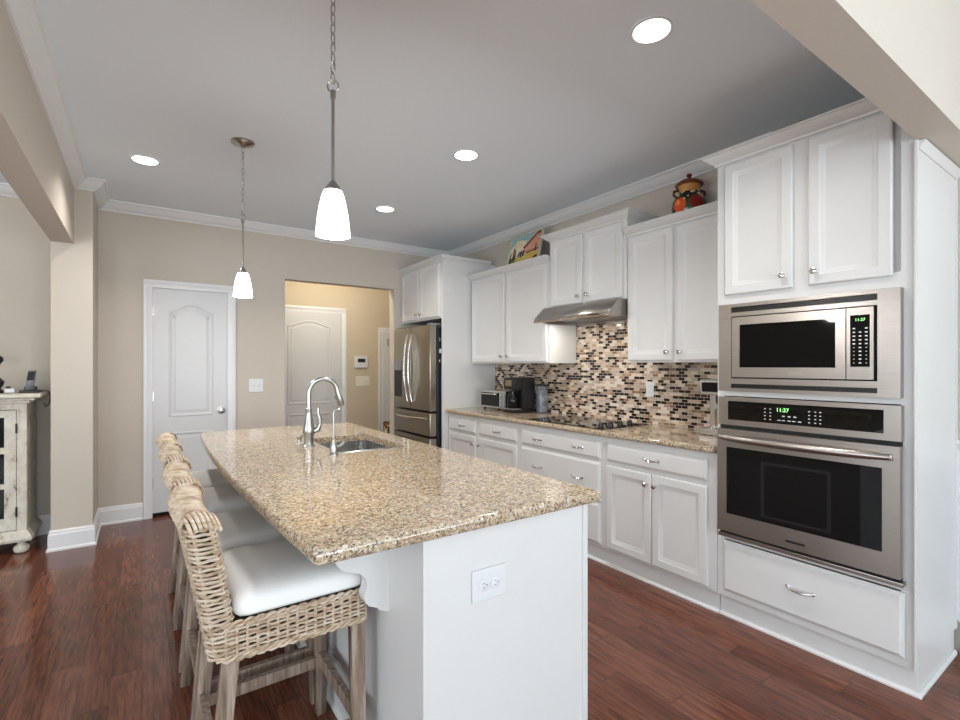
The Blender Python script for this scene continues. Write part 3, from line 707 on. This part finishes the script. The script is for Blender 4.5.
lv = add('lever', MB().tube([(fx+.022, fy-.005, .99), (fx+.045, fy-.012, 1.005), (fx+.056, fy-.012, 1.03)], [.014, .016, .012], 12)
    .tube([(fx+.056, fy-.012, 1.03), (fx+.058, fy-.012, 1.06), (fx+.047, fy-.012, 1.09), (fx+.048, fy-.012, 1.12)], [.008, .0095, .008, .006], 10), M['nickel'], t)
t = thing('filter_tap', 'slim filtered-water tap with small lever at the near side of the sink', 'tap', (0.775, 2.375, .914))
fx, fy = .775, 2.375
add('base', MB().lathe([(.022, .914), (.022, .919), (.018, .924), (.019, .945), (.015, .965), (.009, .985), (.005, .99)], (fx, fy, 0), 24), M['nickel'], t)
pts = [(fx, fy, .985), (fx, fy, 1.05), (fx, fy, 1.12)]
for k in range(1, 9): a = PI-PI*.72*k/8; pts.append((fx+.016+.016*math.cos(a), fy, 1.12+.016*math.sin(a)))
add('spout', MB().tube(pts, [.0038]*8+[.0045, .006, .0065], 10), M['nickel'], t)
add('lever', MB().tube([(fx+.012, fy, .95), (fx+.035, fy, .958), (fx+.052, fy, .972)], [.008, .007, .006], 10), M['nickel'], t)
t = thing('soap_dispenser', 'short soap pump on the island top behind the faucet', 'soap dispenser', (0.722, 2.80, .914))
add('base', MB().lathe([(.02, .914), (.02, .918), (.012, .922), (.010, .94), (.013, .945), (.013, .958), (.006, .962)], (.722, 2.80, 0), 20), M['nickel'], t)
add('nozzle', MB().tube([(.722, 2.80, .958), (.735, 2.80, .961), (.762, 2.80, .955)], [.006, .005, .004], 8), M['nickel'], t)

# ------------------------------------------------------------------ outlets, switches, thermostat
def plate_y(name, label, cat, x0, x1, z0, z1, y, mat, kind, n):
    t = thing(name, label, cat, ((x0+x1)/2, y, (z0+z1)/2))
    add('plate', MB().box(x0, x1, y-.007, y-.0005, z0, z1, .004), mat, t)
    for k in range(n):
        c = x0+(x1-x0)*(k+1)/(n+1) if n > 1 else (x0+x1)/2; zc = (z0+z1)/2
        if kind == 'switch': add('toggle', MB().box(c-.005, c+.005, y-.017, y-.006, zc-.010, zc+.012, .002), mat, t)
        else:
            r = add('receptacle', MB().lathe([(.0175, -.0065), (.0175, -.0095), (.016, -.0102), (0, -.0102)], (c, y, zc), 24, 'y'), mat, t)
            add('slots', MB().box(c-.007, c+.001, y-.0106, y-.010, zc+.005, zc+.0075).box(c-.006, c+.001, y-.0106, y-.010, zc-.0075, zc-.005).lathe([(.0028, -.0100), (.0028, -.0106)], (c+.008, y, zc), 10, 'y'), M['grayplastic'], r)
    return t
plate_y('outlet', 'white double outlet plate on the near end of the island', 'outlet', .793, .918, .652, .748, IY0, M['whiteplastic'], 'outlet', 2)
plate_y('light_switch', 'white double switch plate on the beige wall between door and hall', 'light switch', .866, .998, 1.090, 1.220, YB, M['whiteplastic'], 'switch', 2)
plate_y('light_switch', 'ivory triple switch plate in the hall, below the thermostat', 'light switch', 2.393, 2.592, 1.072, 1.208, 6.42, M['ivory'], 'switch', 3)
t = thing('thermostat', 'white thermostat with dark display on the hall wall', 'thermostat', (2.465, 6.42, 1.40))
add('case', MB().box(2.368, 2.563, 6.39, 6.4195, 1.322, 1.482, .008), M['whiteplastic'], t)
add('display', MB().box(2.415, 2.52, 6.388, 6.391, 1.395, 1.445), M['black'], t)
t = thing('outlet', 'white wall outlet on the mosaic backsplash', 'outlet', (XW-.010, 2.305, 1.17))
add('plate', MB().box(XW-.016, XW-.0105, 2.268, 2.338, 1.115, 1.230, .003), M['whiteplastic'], t)
for z in (1.148, 1.197):
    r = add('receptacle', MB().box(XW-.0185, XW-.0155, 2.288, 2.318, z-.016, z+.016, .004), M['whiteplastic'], t)
    add('slots', MB().box(XW-.019, XW-.0184, 2.296, 2.298, z-.004, z+.008).box(XW-.019, XW-.0184, 2.308, 2.310, z-.004, z+.008), M['grayplastic'], r)

# ------------------------------------------------------------------ bar stools
def super_loop(cx, cy, hx, hy, r, n):
    """rounded-rectangle outline sampled evenly: list of (x, y, nx, ny)"""
    segs = []; a = hx-r; b = hy-r; per = 4*a+4*b+2*PI*r; out = []
    for i in range(n):
        s = per*i/n
        parts = [('l', (hx, -b), (0, 1), 2*b, (1, 0)), ('c', (a, b), 0), ('l', (a, hy), (-1, 0), 2*a, (0, 1)), ('c', (-a, b), PI/2), ('l', (-hx, b), (0, -1), 2*b, (-1, 0)), ('c', (-a, -b), PI), ('l', (-a, -hy), (1, 0), 2*a, (0, -1)), ('c', (a, -b), 1.5*PI)]
        for p in parts:
            L = p[3] if p[0] == 'l' else PI/2*r
            if s <= L+1e-9:
                if p[0] == 'l': out.append((cx+p[1][0]+p[2][0]*s, cy+p[1][1]+p[2][1]*s, p[4][0], p[4][1]))
                else:
                    an = p[2]+s/r; out.append((cx+p[1][0]+r*math.cos(an), cy+p[1][1]+r*math.sin(an), math.cos(an), math.sin(an)))
                break
            s -= L
    return out
def weave(mb, z0, z1, pitch, fn, nst, r, amp):
    """stacked strands waving in and out past the stakes; fn(z, n) gives the outline"""
    k = 0; z = z0; n = nst*4
    while z <= z1:
        pts = []
        for i, (x, y, nx, ny) in enumerate(fn(z, n)):
            w = amp*math.cos(PI*i/2+PI*(k % 2))*(1 if i % 2 == 0 else 0)
            pts.append((x+nx*w, y+ny*w, z+0.0012*math.sin(i*1.7+k*2.3)))
        mb.tube(pts, r, 6, closed=True); z += pitch; k += 1
SH, SW = .205, .23
def stool(loc, label):
    t = thing('bar_stool', label, 'bar stool', loc, 'rattan bar stools along the island')
    ox, oy = loc[0], loc[1]
    # the local frame: +X faces the island
    def L(p): return (ox+p[0], oy+p[1], p[2])
    def at(z): u = (z-.55)/.40; return -0.198-.060*u**1.1               # backrest centre line leans back
    def bowed(pts, z):
        u = max(0, (z-.62)/.33); return [(x-.018*u*(1-((y-oy)/SW)**2), y, nx, ny) for x, y, nx, ny in pts]
    mb = MB()
    def rowh(z): return SW-0.020*max(0, (z-.87)/.05)**2
    weave(mb, .556, .918, .0118, lambda z, n: bowed(super_loop(ox+at(z), oy, .034, rowh(z), .026, n), z), 22, .0046, .0026)
    for i in range(22):                                                   # stakes
        pts = []
        for z in (.556, .65, .75, .85, .915):
            q = bowed(super_loop(ox+at(z), oy, .031, SW-.004, .026, 88), z)[i*4+2]; pts.append((q[0], q[1], z))
        mb.tube(pts, .0055, 6)
    for i in range(27):                                                   # plaited strands over the top rail
        y = -SW+.030+(2*SW-.060)*i/26; yy = y/SW; zt = .926-.012*abs(yy)**4
        xc = at(.935)-.018*(1-yy*yy)
        pts = []
        for k in range(9):
            a = PI*k/8; pts.append(L((xc+.040*math.cos(a), y+.022*(k/8-.5), zt-.004+.030*math.sin(a)+.0015*math.sin(i*2.1))))
        mb.tube(pts, .0060, 6)
    for i in range(7):                                                    # strands wrapped round the rounded ends
        for sg in (-1, 1):
            xx = -.034+  .068*i/6; pts = []
            for k in range(8):
                a = PI/2*k/7; pts.append(L((at(.93-.05*k/7)+xx+.010*(k/7-.5), sg*(SW-.040+.045*math.sin(a)), .904+.036*math.cos(a)+.012*(1-(xx/.036)**2))))
            mb.tube(pts, .0054, 6)
    mb.mi = 1  # dark core: shade in the gaps put into its colour
    Lp = []
    for z in (.556, .65, .75, .85, .90, .928):
        Lp.append([(x, y, z) for x, y, nx, ny in bowed(super_loop(ox+at(z), oy, .027, SW-.010-(.035 if z > .92 else .012 if z > .89 else 0), .024, 44), z)])
    mb.loops(Lp); mb.mi = 0
    add('backrest', mb, [M['rattan'], M['rattangap']], t)
    # seat apron
    mb = MB(); xs0, xs1 = -.212, .208; cx = ox+(xs0+xs1)/2; hx = (xs1-xs0)/2
    weave(mb, .556, .632, .0115, lambda z, n: super_loop(cx, oy, hx, SW-.002, .02, n), 32, .0042, .0022)
    for k, z in enumerate((.548, .640)):
        for j in range(2):
            n = 150; pts = []
            for i, (x, y, nx, ny) in enumerate(super_loop(cx, oy, hx, SW, .022, n)):
                a = 2*PI*i/5+PI*j; pts.append((x+nx*.005*math.cos(a), y+ny*.005*math.cos(a), z+.006*math.sin(a)))
            mb.tube(pts, .0056, 5, closed=True)
    for i in range(32):
        for dz in (-1, 1):
            q = super_loop(cx, oy, hx-.001, SW-.004, .02, 32*16)[i*16+8+dz*4 if dz > 0 else i*16+8-4]
            mb.tube([(q[0]+q[2]*.003, q[1]+q[3]*.003, .548), (q[0]+q[2]*.003, q[1]+q[3]*.003, .64)], .0042, 6)
    mb.mi = 1
    mb.loops([[(x, y, z) for x, y, nx, ny in super_loop(cx, oy, hx-.010, SW-.013, .02, 44)] for z in (.55, .64)]); mb.mi = 0
    add('seat', mb, [M['rattan'], M['rattangap']], t)
    # cushion
    mb = MB(); Lp = []; cxx = ox+.022; hxx = .196; hyy = .222
    for ins, z in ((.02, .644), (.006, .648), (0, .658), (0, .676), (.005, .690), (.016, .701), (.036, .710), (.07, .717), (.12, .721), (.17, .722)):
        r = max(.012, .035-ins*.1)
        Lp.append([(x, y, z) for x, y, nx, ny in super_loop(cxx, oy, hxx-ins, hyy-ins, min(r, hxx-ins-.001), 64)])
    mb.loops(Lp); add('cushion', mb, M['fabric'], t, sharp=60)
    # legs and stretchers
    lp = {}
    for sx in (-1, 1):
        for sy in (-1, 1):
            if sx > 0: a = (.182, sy*.200, .552); b = (.190, sy*.206, 0)
            else: a = (-.180, sy*.200, .552); b = (-.232, sy*.208, 0)
            add('leg', MB().beam(L(a), L(b), .042, .040, (0, 1, 0) if sx > 0 else (0, 1, 0), .036, .036), M['legwood'], t)
            lp[(sx, sy)] = lambda z, a=a, b=b: Vector(L((a[0]+(b[0]-a[0])*(1-z/.552), a[1]+(b[1]-a[1])*(1-z/.552), z)))
    for sy in (-1, 1): add('stretcher', MB().beam(lp[(-1, sy)](.20), lp[(1, sy)](.205), .022, .040), M['legwood'], t)
    add('stretcher', MB().beam(lp[(1, -1)](.225), lp[(1, 1)](.225), .022, .045), M['legwood'], t)
    add('stretcher', MB().beam(lp[(-1, -1)](.215), lp[(-1, 1)](.215), .022, .045), M['legwood'], t)
    return t
s0 = stool((.385, 1.715, 0), 'rattan bar stool with white cushion nearest the camera, at the near corner of the island')
for y, lb in ((2.205, 'second rattan bar stool from the front, partly behind the nearest stool'), (2.740, 'third rattan bar stool from the front along the bowed island edge'),
              (3.235, 'farthest rattan bar stool, in front of the white closet door')):
    dup(s0, (.385, y, 0), lb)

# ------------------------------------------------------------------ pendants and ceiling lights
def pendant(loc, label):
    x, y, _ = loc
    t = thing('pendant_lamp', label, 'pendant lamp', loc, 'pendant lamps over the island')
    add('canopy', MB().lathe([(.068, ZC-.0005), (.068, ZC-.006), (.060, ZC-.014), (.030, ZC-.024), (.012, ZC-.032), (.006, ZC-.036)], (x, y, 0), 36), M['nickel'], t)
    mb = MB(); z = ZC-.034; k = 0
    while z > 2.300:
        pts = []
        for i in range(16):
            a = 2*PI*i/16; w = .0085*math.cos(a); h = .020*math.sin(a)
            pts.append((x+w*math.cos(.5+k*PI/2), y+w*math.sin(.5+k*PI/2), z-.018+h))
        mb.tube(pts, .0020, 6, closed=True); z -= .0325; k += 1
    add('chain', mb, M['nickel'], t)
    mb = MB(); mb.tube([(x+.018*math.cos(2*PI*i/24)*.82, y-.018*math.cos(2*PI*i/24)*.57, 2.275+.020*math.sin(2*PI*i/24)) for i in range(24)], .003, 8, closed=True)
    add('loop', mb, M['nickel'], t)
    add('rod', MB().cyl((x, y, 1.935), (x, y, 2.258), .0055, 12).lathe([(.009, 2.236), (.009, 2.256), (.005, 2.262)], (x, y, 0), 14), M['nickel'], t)
    add('cap', MB().lathe([(.006, 1.962), (.013, 1.955), (.026, 1.936), (.029, 1.926)], (x, y, 0), 28), M['nickel'], t)
    add('shade', MB().lathe([(.0295, 1.927), (.036, 1.910), (.043, 1.880), (.049, 1.845), (.053, 1.810), (.0555, 1.780), (.0535, 1.780), (.050, 1.812), (.040, 1.88), (.027, 1.922)], (x, y, 0), 36, cap=False)
        .lathe([(.0, 1.80), (.02, 1.803), (.024, 1.83), (.016, 1.87), (.012, 1.90)], (x, y, 0), 20), M['lampglass'], t)
    return t
p0 = pendant((.522, 1.607, ZC), 'nearer pendant lamp with lit white glass shade over the island')
dup(p0, (.522, 3.348, ZC), 'farther pendant lamp over the island, its round ceiling canopy visible')
for y in (1.607, 3.348): point('pendant_bulb', (.522, y, 1.755), 13, (1.0, .975, .95), .05)
def can(loc, label):
    x, y, _ = loc
    t = thing('recessed_ceiling_light', label, 'ceiling light', loc, 'recessed ceiling lights')
    add('trim_ring', MB().lathe([(.088, ZC-.0005), (.088, ZC-.004), (.078, ZC-.006), (.072, ZC-.003)], (x, y, 0), 40, cap=False), M['trim'], t)
    add('lens', MB().lathe([(.074, ZC-.001), (.073, ZC-.004), (0, ZC-.005)], (x, y, 0), 40), M['candisc'], t)
    return t
c0 = can((1.745, 1.265, ZC), 'recessed ceiling light nearest the oven tower')
dup(c0, (1.768, 2.713, ZC), 'recessed ceiling light in the middle of the row of three along the cabinets')
dup(c0, (1.785, 4.055, ZC), 'recessed ceiling light nearest the fridge')
dup(c0, (.022, 4.020, ZC), 'recessed ceiling light above the white closet door, at the left')
for x, y in ((1.745, 1.265), (1.768, 2.713), (1.785, 4.055), (.022, 4.02)):
    area('can_lamp', (x, y, ZC-.012), (0, 0, 0), .14, .14, 7, (1.0, .965, .91), 'DISK', 2.2)

# ------------------------------------------------------------------ things on the worktop
t = thing('toaster_oven', 'small silver toaster oven with dark glass door at the far end of the worktop', 'toaster oven', (2.97, 3.90, .912))
tx, ty0, ty1 = 2.86, 3.70, 4.11
add('body', MB().box(tx, 3.10, ty0, ty1, .930, 1.105, .012), M['sink'], t)
add('glass_door', MB().box(tx-.008, tx+.002, ty0+.10, ty1-.015, .950, 1.085, .004), M['bglass'], t)
add('handle', MB().tube([(tx-.008, ty0+.13, 1.07), (tx-.03, ty0+.14, 1.07), (tx-.03, ty1-.05, 1.07), (tx-.008, ty1-.04, 1.07)], .006, 8), M['chrome'], t)
add('control_panel', MB().box(tx-.006, tx+.002, ty0+.008, ty0+.092, .945, 1.09), M['grayplastic'], t)
for z in (.97, 1.015, 1.06): add('knob', MB().lathe([(.016, 0), (.015, -.014), (.0, -.015)], (tx-.006, ty0+.05, z), 16, 'x'), M['chrome'], t)
for x, y in ((tx+.03, ty0+.03), (tx+.03, ty1-.03), (3.07, ty0+.03), (3.07, ty1-.03)): add('foot', MB().cyl((x, y, .912), (x, y, .932), .014, 12), M['black'], t)
t = thing('coffee_maker', 'tall black coffee maker between toaster oven and glass jar', 'coffee maker', (2.93, 3.57, .912))
add('base', MB().box(2.80, 3.05, 3.49, 3.655, .912, .945, .008), M['black'], t)
add('tower', MB().box(2.90, 3.05, 3.49, 3.655, .945, 1.24, .010), M['black'], t)
add('brew_head', MB().box(2.80, 2.90, 3.49, 3.655, 1.13, 1.24, .012), M['black'], t)
add('drip_tray', MB().box(2.80, 2.895, 3.51, 3.64, .945, .952), M['grayplastic'], t)
add('carafe', MB().lathe([(.045, .953), (.055, .97), (.052, 1.05), (.035, 1.10), (.036, 1.115)], (2.85, 3.575, 0), 24), M['bglass'], t)
add('control_panel', MB().box(2.797, 2.801, 3.53, 3.62, 1.16, 1.215), M['chrome'], t)
def glassmat():
    t = NT('clear_glass'); t.P(Base_Color=(.80, .86, .92, 1), Roughness=.05, Transmission_Weight=.9, IOR=1.45); return t.m
M['glass'] = glassmat()
M['pane'] = plain('thin_dark_pane', (0.02, 0.022, 0.025, 1), 0.05, Alpha=0.35, Specular_IOR_Level=0.3)
t = thing('glass_jar', 'tall clear glass jar with dark lid standing against the backsplash', 'jar', (3.08, 3.425, .912))
add('jar', MB().lathe([(.052, .9125), (.056, .92), (.056, 1.15), (.05, 1.16), (.047, 1.16), (.052, 1.145), (.052, .925), (.0, .922)], (3.08, 3.425, 0), 32, cap=False), M['glass'], t)
add('lid', MB().lathe([(.053, 1.161), (.054, 1.175), (.03, 1.182), (0, 1.183)], (3.08, 3.425, 0), 32), M['black'], t)
t = thing('espresso_machine', 'silver and black espresso machine tucked beside the oven tower', 'coffee maker', (3.05, 1.62, .912))
ey0, ey1 = 1.47, 1.775
add('base', MB().box(2.93, 3.14, ey0, ey1, .914, .955, .006), M['sink'], t)
add('column', MB().box(3.06, 3.14, ey0, ey1, .955, 1.26, .006), M['sink'], t)
add('head', MB().box(2.94, 3.06, ey0, ey1, 1.165, 1.265, .010), M['sink'], t)
add('display', MB().box(2.935, 2.941, ey0+.02, ey1-.02, 1.185, 1.245), M['bglass'], t)
add('brew_group', MB().lathe([(.035, 1.165), (.035, 1.12), (.028, 1.105), (0, 1.105)], (3.0, 1.66, 0), 24), M['black'], t)
add('cup', MB().lathe([(.034, .957), (.038, .965), (.040, 1.075), (.036, 1.078), (0, 1.078)], (3.0, 1.66, 0), 28), M['copper'], t)

# ------------------------------------------------------------------ jar and painting on the cabinets
def jar_mat():
    t = NT('hand_painted_glaze'); v = t.coords(); x, y, z = t.xyz(v)
    n = t.noise(v, 60, 3); wv = t.n('ShaderNodeTexVoronoi', {'Vector': v, 'Scale': 34.0}).outputs['Distance']
    base = t.ramp(wv, [(0.0, srgb(214, 200, 150)), (0.38, srgb(206, 190, 140)), (0.44, srgb(24, 22, 18))], 'CONSTANT')
    def blob(c, r, col, prev):
        d = t.n('ShaderNodeVectorMath', operation='DISTANCE'); t.set(d.inputs[0], v); d.inputs[1].default_value = c
        return t.mix(t.math('LESS_THAN', t.math('MULTIPLY_ADD', n, .012, d.outputs['Value']), r), prev, col)
    # the jar's front faces the kitchen: u = to the left in the photo, v = towards the viewer
    cx = lambda ang, h: (.108*math.cos(ang), .108*math.sin(ang), h)
    A = math.radians(212)
    for ang, h, r, c in ((A-1.15, .095, .058, srgb(28, 62, 30)), (A-.1, .09, .05, srgb(30, 70, 34)), (A+1.35, .10, .055, srgb(26, 56, 30)), (A-.62, .105, .052, srgb(206, 74, 26)), (A-.70, .12, .024, srgb(232, 130, 44)),
                         (A+.48, .115, .056, srgb(128, 22, 18)), (A+2.2, .10, .05, srgb(190, 60, 24)), (A+3.4, .1, .05, srgb(120, 24, 20))):
        base = blob(cx(ang, h), r, c, base)
    t.P(Base_Color=base, Roughness=.18); return t.m
jx, jy, jz = 3.005, 1.885, 2.301
t = thing('painted_jar', 'round lidded ceramic jar painted with fruit, on top of the cabinet', 'jar', (jx, jy, jz))
add('body', MB().lathe([(.06, 0), (.085, .015), (.105, .06), (.110, .10), (.104, .145), (.085, .18), (.068, .197), (.064, .205)], (jx, jy, jz), 40), jar_mat(), t)
add('neck', MB().lathe([(.066, .200), (.068, .215), (.066, .240), (.070, .247)], (jx, jy, jz), 36), plain('ochre_glaze', srgb(196, 140, 72), .25), t)
add('lid', MB().lathe([(.086, .246), (.090, .252), (.082, .266), (.058, .282), (.03, .292), (.016, .296), (.011, .305), (.018, .314), (.015, .325), (.0, .329)], (jx, jy, jz), 36), plain('brown_red_glaze', srgb(112, 46, 28), .25), t)
for sg in (-1, 1):
    d = Vector((.822*.4, -.57*.4, 0)).normalized()*sg; p = Vector((jx, jy, jz))
    add('handle', MB().tube([p+d*.088+Vector((0, 0, .172)), p+d*.104+Vector((0, 0, .186)), p+d*.102+Vector((0, 0, .208)), p+d*.072+Vector((0, 0, .216))], .009, 8), plain('brown_glaze', srgb(84, 44, 28), .25), t)

t = thing('painting', 'small framed landscape painting leaning on top of the cabinet left of the hood', 'painting', (2.97, 3.60, 2.266))
pb, pt, pz0, pz1 = 2.955, 3.035, 2.268, 2.615; py0, py1 = 3.365, 3.815
def PP(u, v, d=0.0):       # u: 0 = left edge in the photo (far end), 1 = right; v up; d towards the room
    n = Vector((-(pz1-pz0), 0, (pt-pb))).normalized()
    return Vector((pb+(pt-pb)*v, py1+(py0-py1)*u, pz0+(pz1-pz0)*v))+n*d
mb = MB(); mb.loops([[PP(0, 0, -.018), PP(1, 0, -.018), PP(1, 1, -.018), PP(0, 1, -.018)], [PP(0, 0, 0), PP(1, 0, 0), PP(1, 1, 0), PP(0, 1, 0)]])
cols = [('sky_blue', (150, 178, 176)), ('cream', (222, 208, 176)), ('meadow', (196, 176, 92)), ('leaf', (96, 112, 44)), ('pink', (206, 150, 128)), ('red', (122, 50, 36)), ('dark', (34, 34, 26)), ('violet', (120, 98, 128)), ('ochre', (208, 160, 84))]
pm = [plain('paint_'+n, srgb(*c), .6, nscale=60, namt=.25) for n, c in cols]
def patch(ci, pts, d):
    mb.mi = ci; v = [mb.bm.verts.new(PP(a, b, d)) for a, b in pts]; f = mb.bm.faces.new(v); f.material_index = ci
patch(1, [(.03, .35), (.5, .42), (.55, .8), (.25, .86), (.05, .66)], .0005)
patch(2, [(.03, .05), (.97, .05), (.97, .45), (.6, .42), (.4, .38), (.03, .34)], .001)
patch(3, [(.03, .03), (.4, .03), (.30, .22), (.12, .36), (.03, .40)], .0015)
patch(8, [(.30, .03), (.62, .03), (.95, .34), (.8, .36)], .0015)
patch(4, [(.5, .42), (.97, .42), (.97, .93), (.86, .96), (.55, .66)], .002)
patch(5, [(.46, .60), (.9, .97), (.97, .97), (.97, .90), (.88, .88), (.52, .56)], .0025)
patch(7, [(.30, .36), (.52, .40), (.54, .52), (.34, .50)], .0025)
for a, b, c in ((.06, .18, .52), (.15, .30, .66), (.20, .30, .60), (.40, .34, .52), (.48, .36, .55), (.86, .42, .62)):
    patch(6, [(a, b), (a+.05, b), (a+.035, c), (a+.012, c)], .003)
patch(6, [(.55, .03), (.97, .03), (.97, .30), (.9, .30)], .0028)
patch(5, [(.60, .40), (.97, .46), (.97, .50), (.60, .45)], .003)
add('canvas', mb, pm, t)
mb = MB()
for (a, b, c, d) in ((-.02, 1.02, -.025, .012), (-.02, 1.02, .988, 1.025), (-.02, .012, .0, 1), (.988, 1.02, .0, 1)):
    mb.loops([[PP(a, c, -.018), PP(b, c, -.018), PP(b, d, -.018), PP(a, d, -.018)], [PP(a, c, .006), PP(b, c, .006), PP(b, d, .006), PP(a, d, .006)]])
add('frame', mb, plain('whitewashed_frame', srgb(206, 196, 176), .5, nscale=40), t)

# ------------------------------------------------------------------ console cabinet at the left and the things on it
t = thing('console_cabinet', 'distressed white console cabinet with glass-paned doors left of the pillar', 'cabinet', (-1.25, 4.99, 0))
cx0, cx1, cy0, cy1 = -1.86, -.682, 4.785, 5.185
add('body', MB().box(cx0, cx1, cy1-.02, cy1, .15, 1.08).box(cx0, cx0+.03, cy0+.02, cy1-.02, .15, 1.08).box(cx1-.03, cx1, cy0+.02, cy1-.02, .15, 1.08)
    .box(cx1-.053, cx1, cy0, cy0+.02, .15, 1.08).box(cx0, cx0+.053, cy0, cy0+.02, .15, 1.08).box(cx0+.053, cx1-.053, cy0, cy0+.02, 1.035, 1.08).box(cx0+.053, cx1-.053, cy0, cy0+.02, .15, .165)
    .box(cx0+.03, cx1-.03, cy0+.02, cy1-.02, .15, .165), M['distress'], t)
add('shelf', MB().box(cx0+.03, cx1-.03, cy0+.05, cy1-.02, .49, .505).box(cx0+.03, cx1-.03, cy0+.05, cy1-.02, .735, .75), M['darkwood'], t)
add('backing', MB().box(cx0+.03, cx1-.03, cy1-.03, cy1-.02, .165, 1.08), M['darkwood'], t)
add('top', MB().box(cx0-.02, cx1+.02, cy0-.025, cy1, 1.08, 1.10, .004).box(cx0-.05, cx1+.05, cy0-.05, cy1+.01, 1.10, 1.118, .006).box(cx0-.085, cx1+.085, cy0-.075, cy1+.02, 1.118, 1.148, .010), M['distress'], t)
add('base_moulding', MB().sweep([(cx0, cy1), (cx0, cy0), (cx1, cy0), (cx1, cy1)], [(0, .088), (.030, .088), (.034, .105), (.026, .125), (.010, .15), (0, .16)], -1).box(cx0, cx1, cy0, cy1, .088, .15), M['distress'], t)
for x in (cx0+.05, cx1-.03):
    for y in (cy0+.02, cy1-.04):
        add('foot', MB().lathe([(.032, .088), (.032, .078), (.022, .070), (.024, .060), (.042, .045), (.046, .028), (.040, .010), (.026, 0)], (x, y, 0), 24), M['distress'], t)
xm = (cx0+cx1)/2
for a, b, hx in ((xm+.004, cx1-.056, cx1-.054), (cx0+.056, xm-.004, cx0+.054)):
    mb = MB(); y0, y1 = cy0-.002, cy0+.02; s = .062
    mb.box(a, a+s, y0, y1, .17, 1.03).box(b-s, b, y0, y1, .17, 1.03).box(a+s, b-s, y0, y1, .98, 1.03).box(a+s, b-s, y0, y1, .17, .258)
    mb.box(a+s, b-s, y0, y1, .722, .766).box(a+s, b-s, y0, y1, .471, .505).box((a+b)/2-.018, (a+b)/2+.018, y0, y1, .258, .98)
    o = add('door', mb, M['distress'], t)
    add('pane', MB().box(a+s, b-s, cy0+.008, cy0+.011, .258, .98), M['pane'], o)
    for z in (.90, .30): add('hinge', MB().cyl((hx, cy0-.005, z-.035), (hx, cy0-.005, z+.035), .006, 10), M['black'], o)
zt = 1.149
t = thing('cordless_phone', 'black and silver cordless phone standing in its charger on the console cabinet', 'phone', (-.68, 4.96, zt))
add('charger', MB().box(-.745, -.628, 4.90, 5.02, zt, zt+.018, .007).box(-.722, -.650, 4.95, 5.0, zt+.016, zt+.045, .008), M['black'], t)
hs = add('handset', MB().hexa([(-.716, 4.945, zt+.02), (-.668, 4.945, zt+.02), (-.668, 4.970, zt+.02), (-.716, 4.970, zt+.02), (-.700, 4.975, zt+.165), (-.655, 4.975, zt+.165), (-.655, 4.998, zt+.165), (-.700, 4.998, zt+.165)]), M['grayplastic'], t)
add('screen', MB().hexa([(-.707, 4.957, zt+.09), (-.668, 4.957, zt+.09), (-.668, 4.963, zt+.09), (-.707, 4.963, zt+.09), (-.699, 4.971, zt+.155), (-.660, 4.971, zt+.155), (-.660, 4.977, zt+.155), (-.699, 4.977, zt+.155)]), M['black'], hs)
add('cord', MB().tube([(-.632, 4.97, zt+.006), (-.605, 4.975, zt+.010), (-.586, 4.98, zt+.004), (-.574, 4.98, zt-.03), (-.578, 4.98, zt-.085), (-.60, 4.985, zt-.115), (-.615, 4.985, zt-.085)], .0042, 8), M['black'], t)
t = thing('candlestick', 'tall black turned candlestick at the left edge on the console cabinet', 'candlestick', (-.872, 4.93, zt))
add('stem', MB().lathe([(.045, 0), (.045, .02), (.03, .035), (.045, .06), (.05, .085), (.03, .11), (.016, .13), (.018, .20), (.03, .215), (.046, .24), (.04, .265), (.02, .28), (.017, .33), (.024, .35), (.012, .355)], (-.872, 4.93, zt), 28), M['black'], t)
t = thing('adapter', 'small white plastic adapter on the console cabinet beside the phone', 'adapter', (-.79, 4.93, zt))
add('case', MB().box(-.822, -.765, 4.905, 4.955, zt, zt+.034, .008), M['whiteplastic'], t)
add('plug', MB().box(-.815, -.79, 4.92, 4.94, zt+.034, zt+.05, .004), M['black'], t)
# basket in the hall
def basket_mat():
    t = NT('patterned_basket_weave'); v = t.coords()
    c = t.n('ShaderNodeTexVoronoi', {'Vector': v, 'Scale': 26.0}).outputs['Color']; r = t.xyz(c)[0]
    t.P(Base_Color=t.ramp(r, [(0, srgb(30, 24, 20)), (.4, srgb(176, 146, 62)), (.62, srgb(122, 60, 40)), (.78, srgb(222, 210, 180))], 'CONSTANT'), Roughness=.7); return t.m
t = thing('patterned_basket', 'patterned storage basket on the hall floor by the narrow white door', 'basket', (2.85, 6.2, 0))
add('basket', MB().lathe([(.13, 0), (.15, .02), (.155, .56), (.145, .56), (.14, .03), (0, .03)], (2.87, 6.2, 0), 32, cap=False), basket_mat(), t)
add('rim', MB().tube([(2.87+.152*math.cos(2*PI*i/40), 6.2+.152*math.sin(2*PI*i/40), .565) for i in range(40)], .012, 8, closed=True), basket_mat(), t)
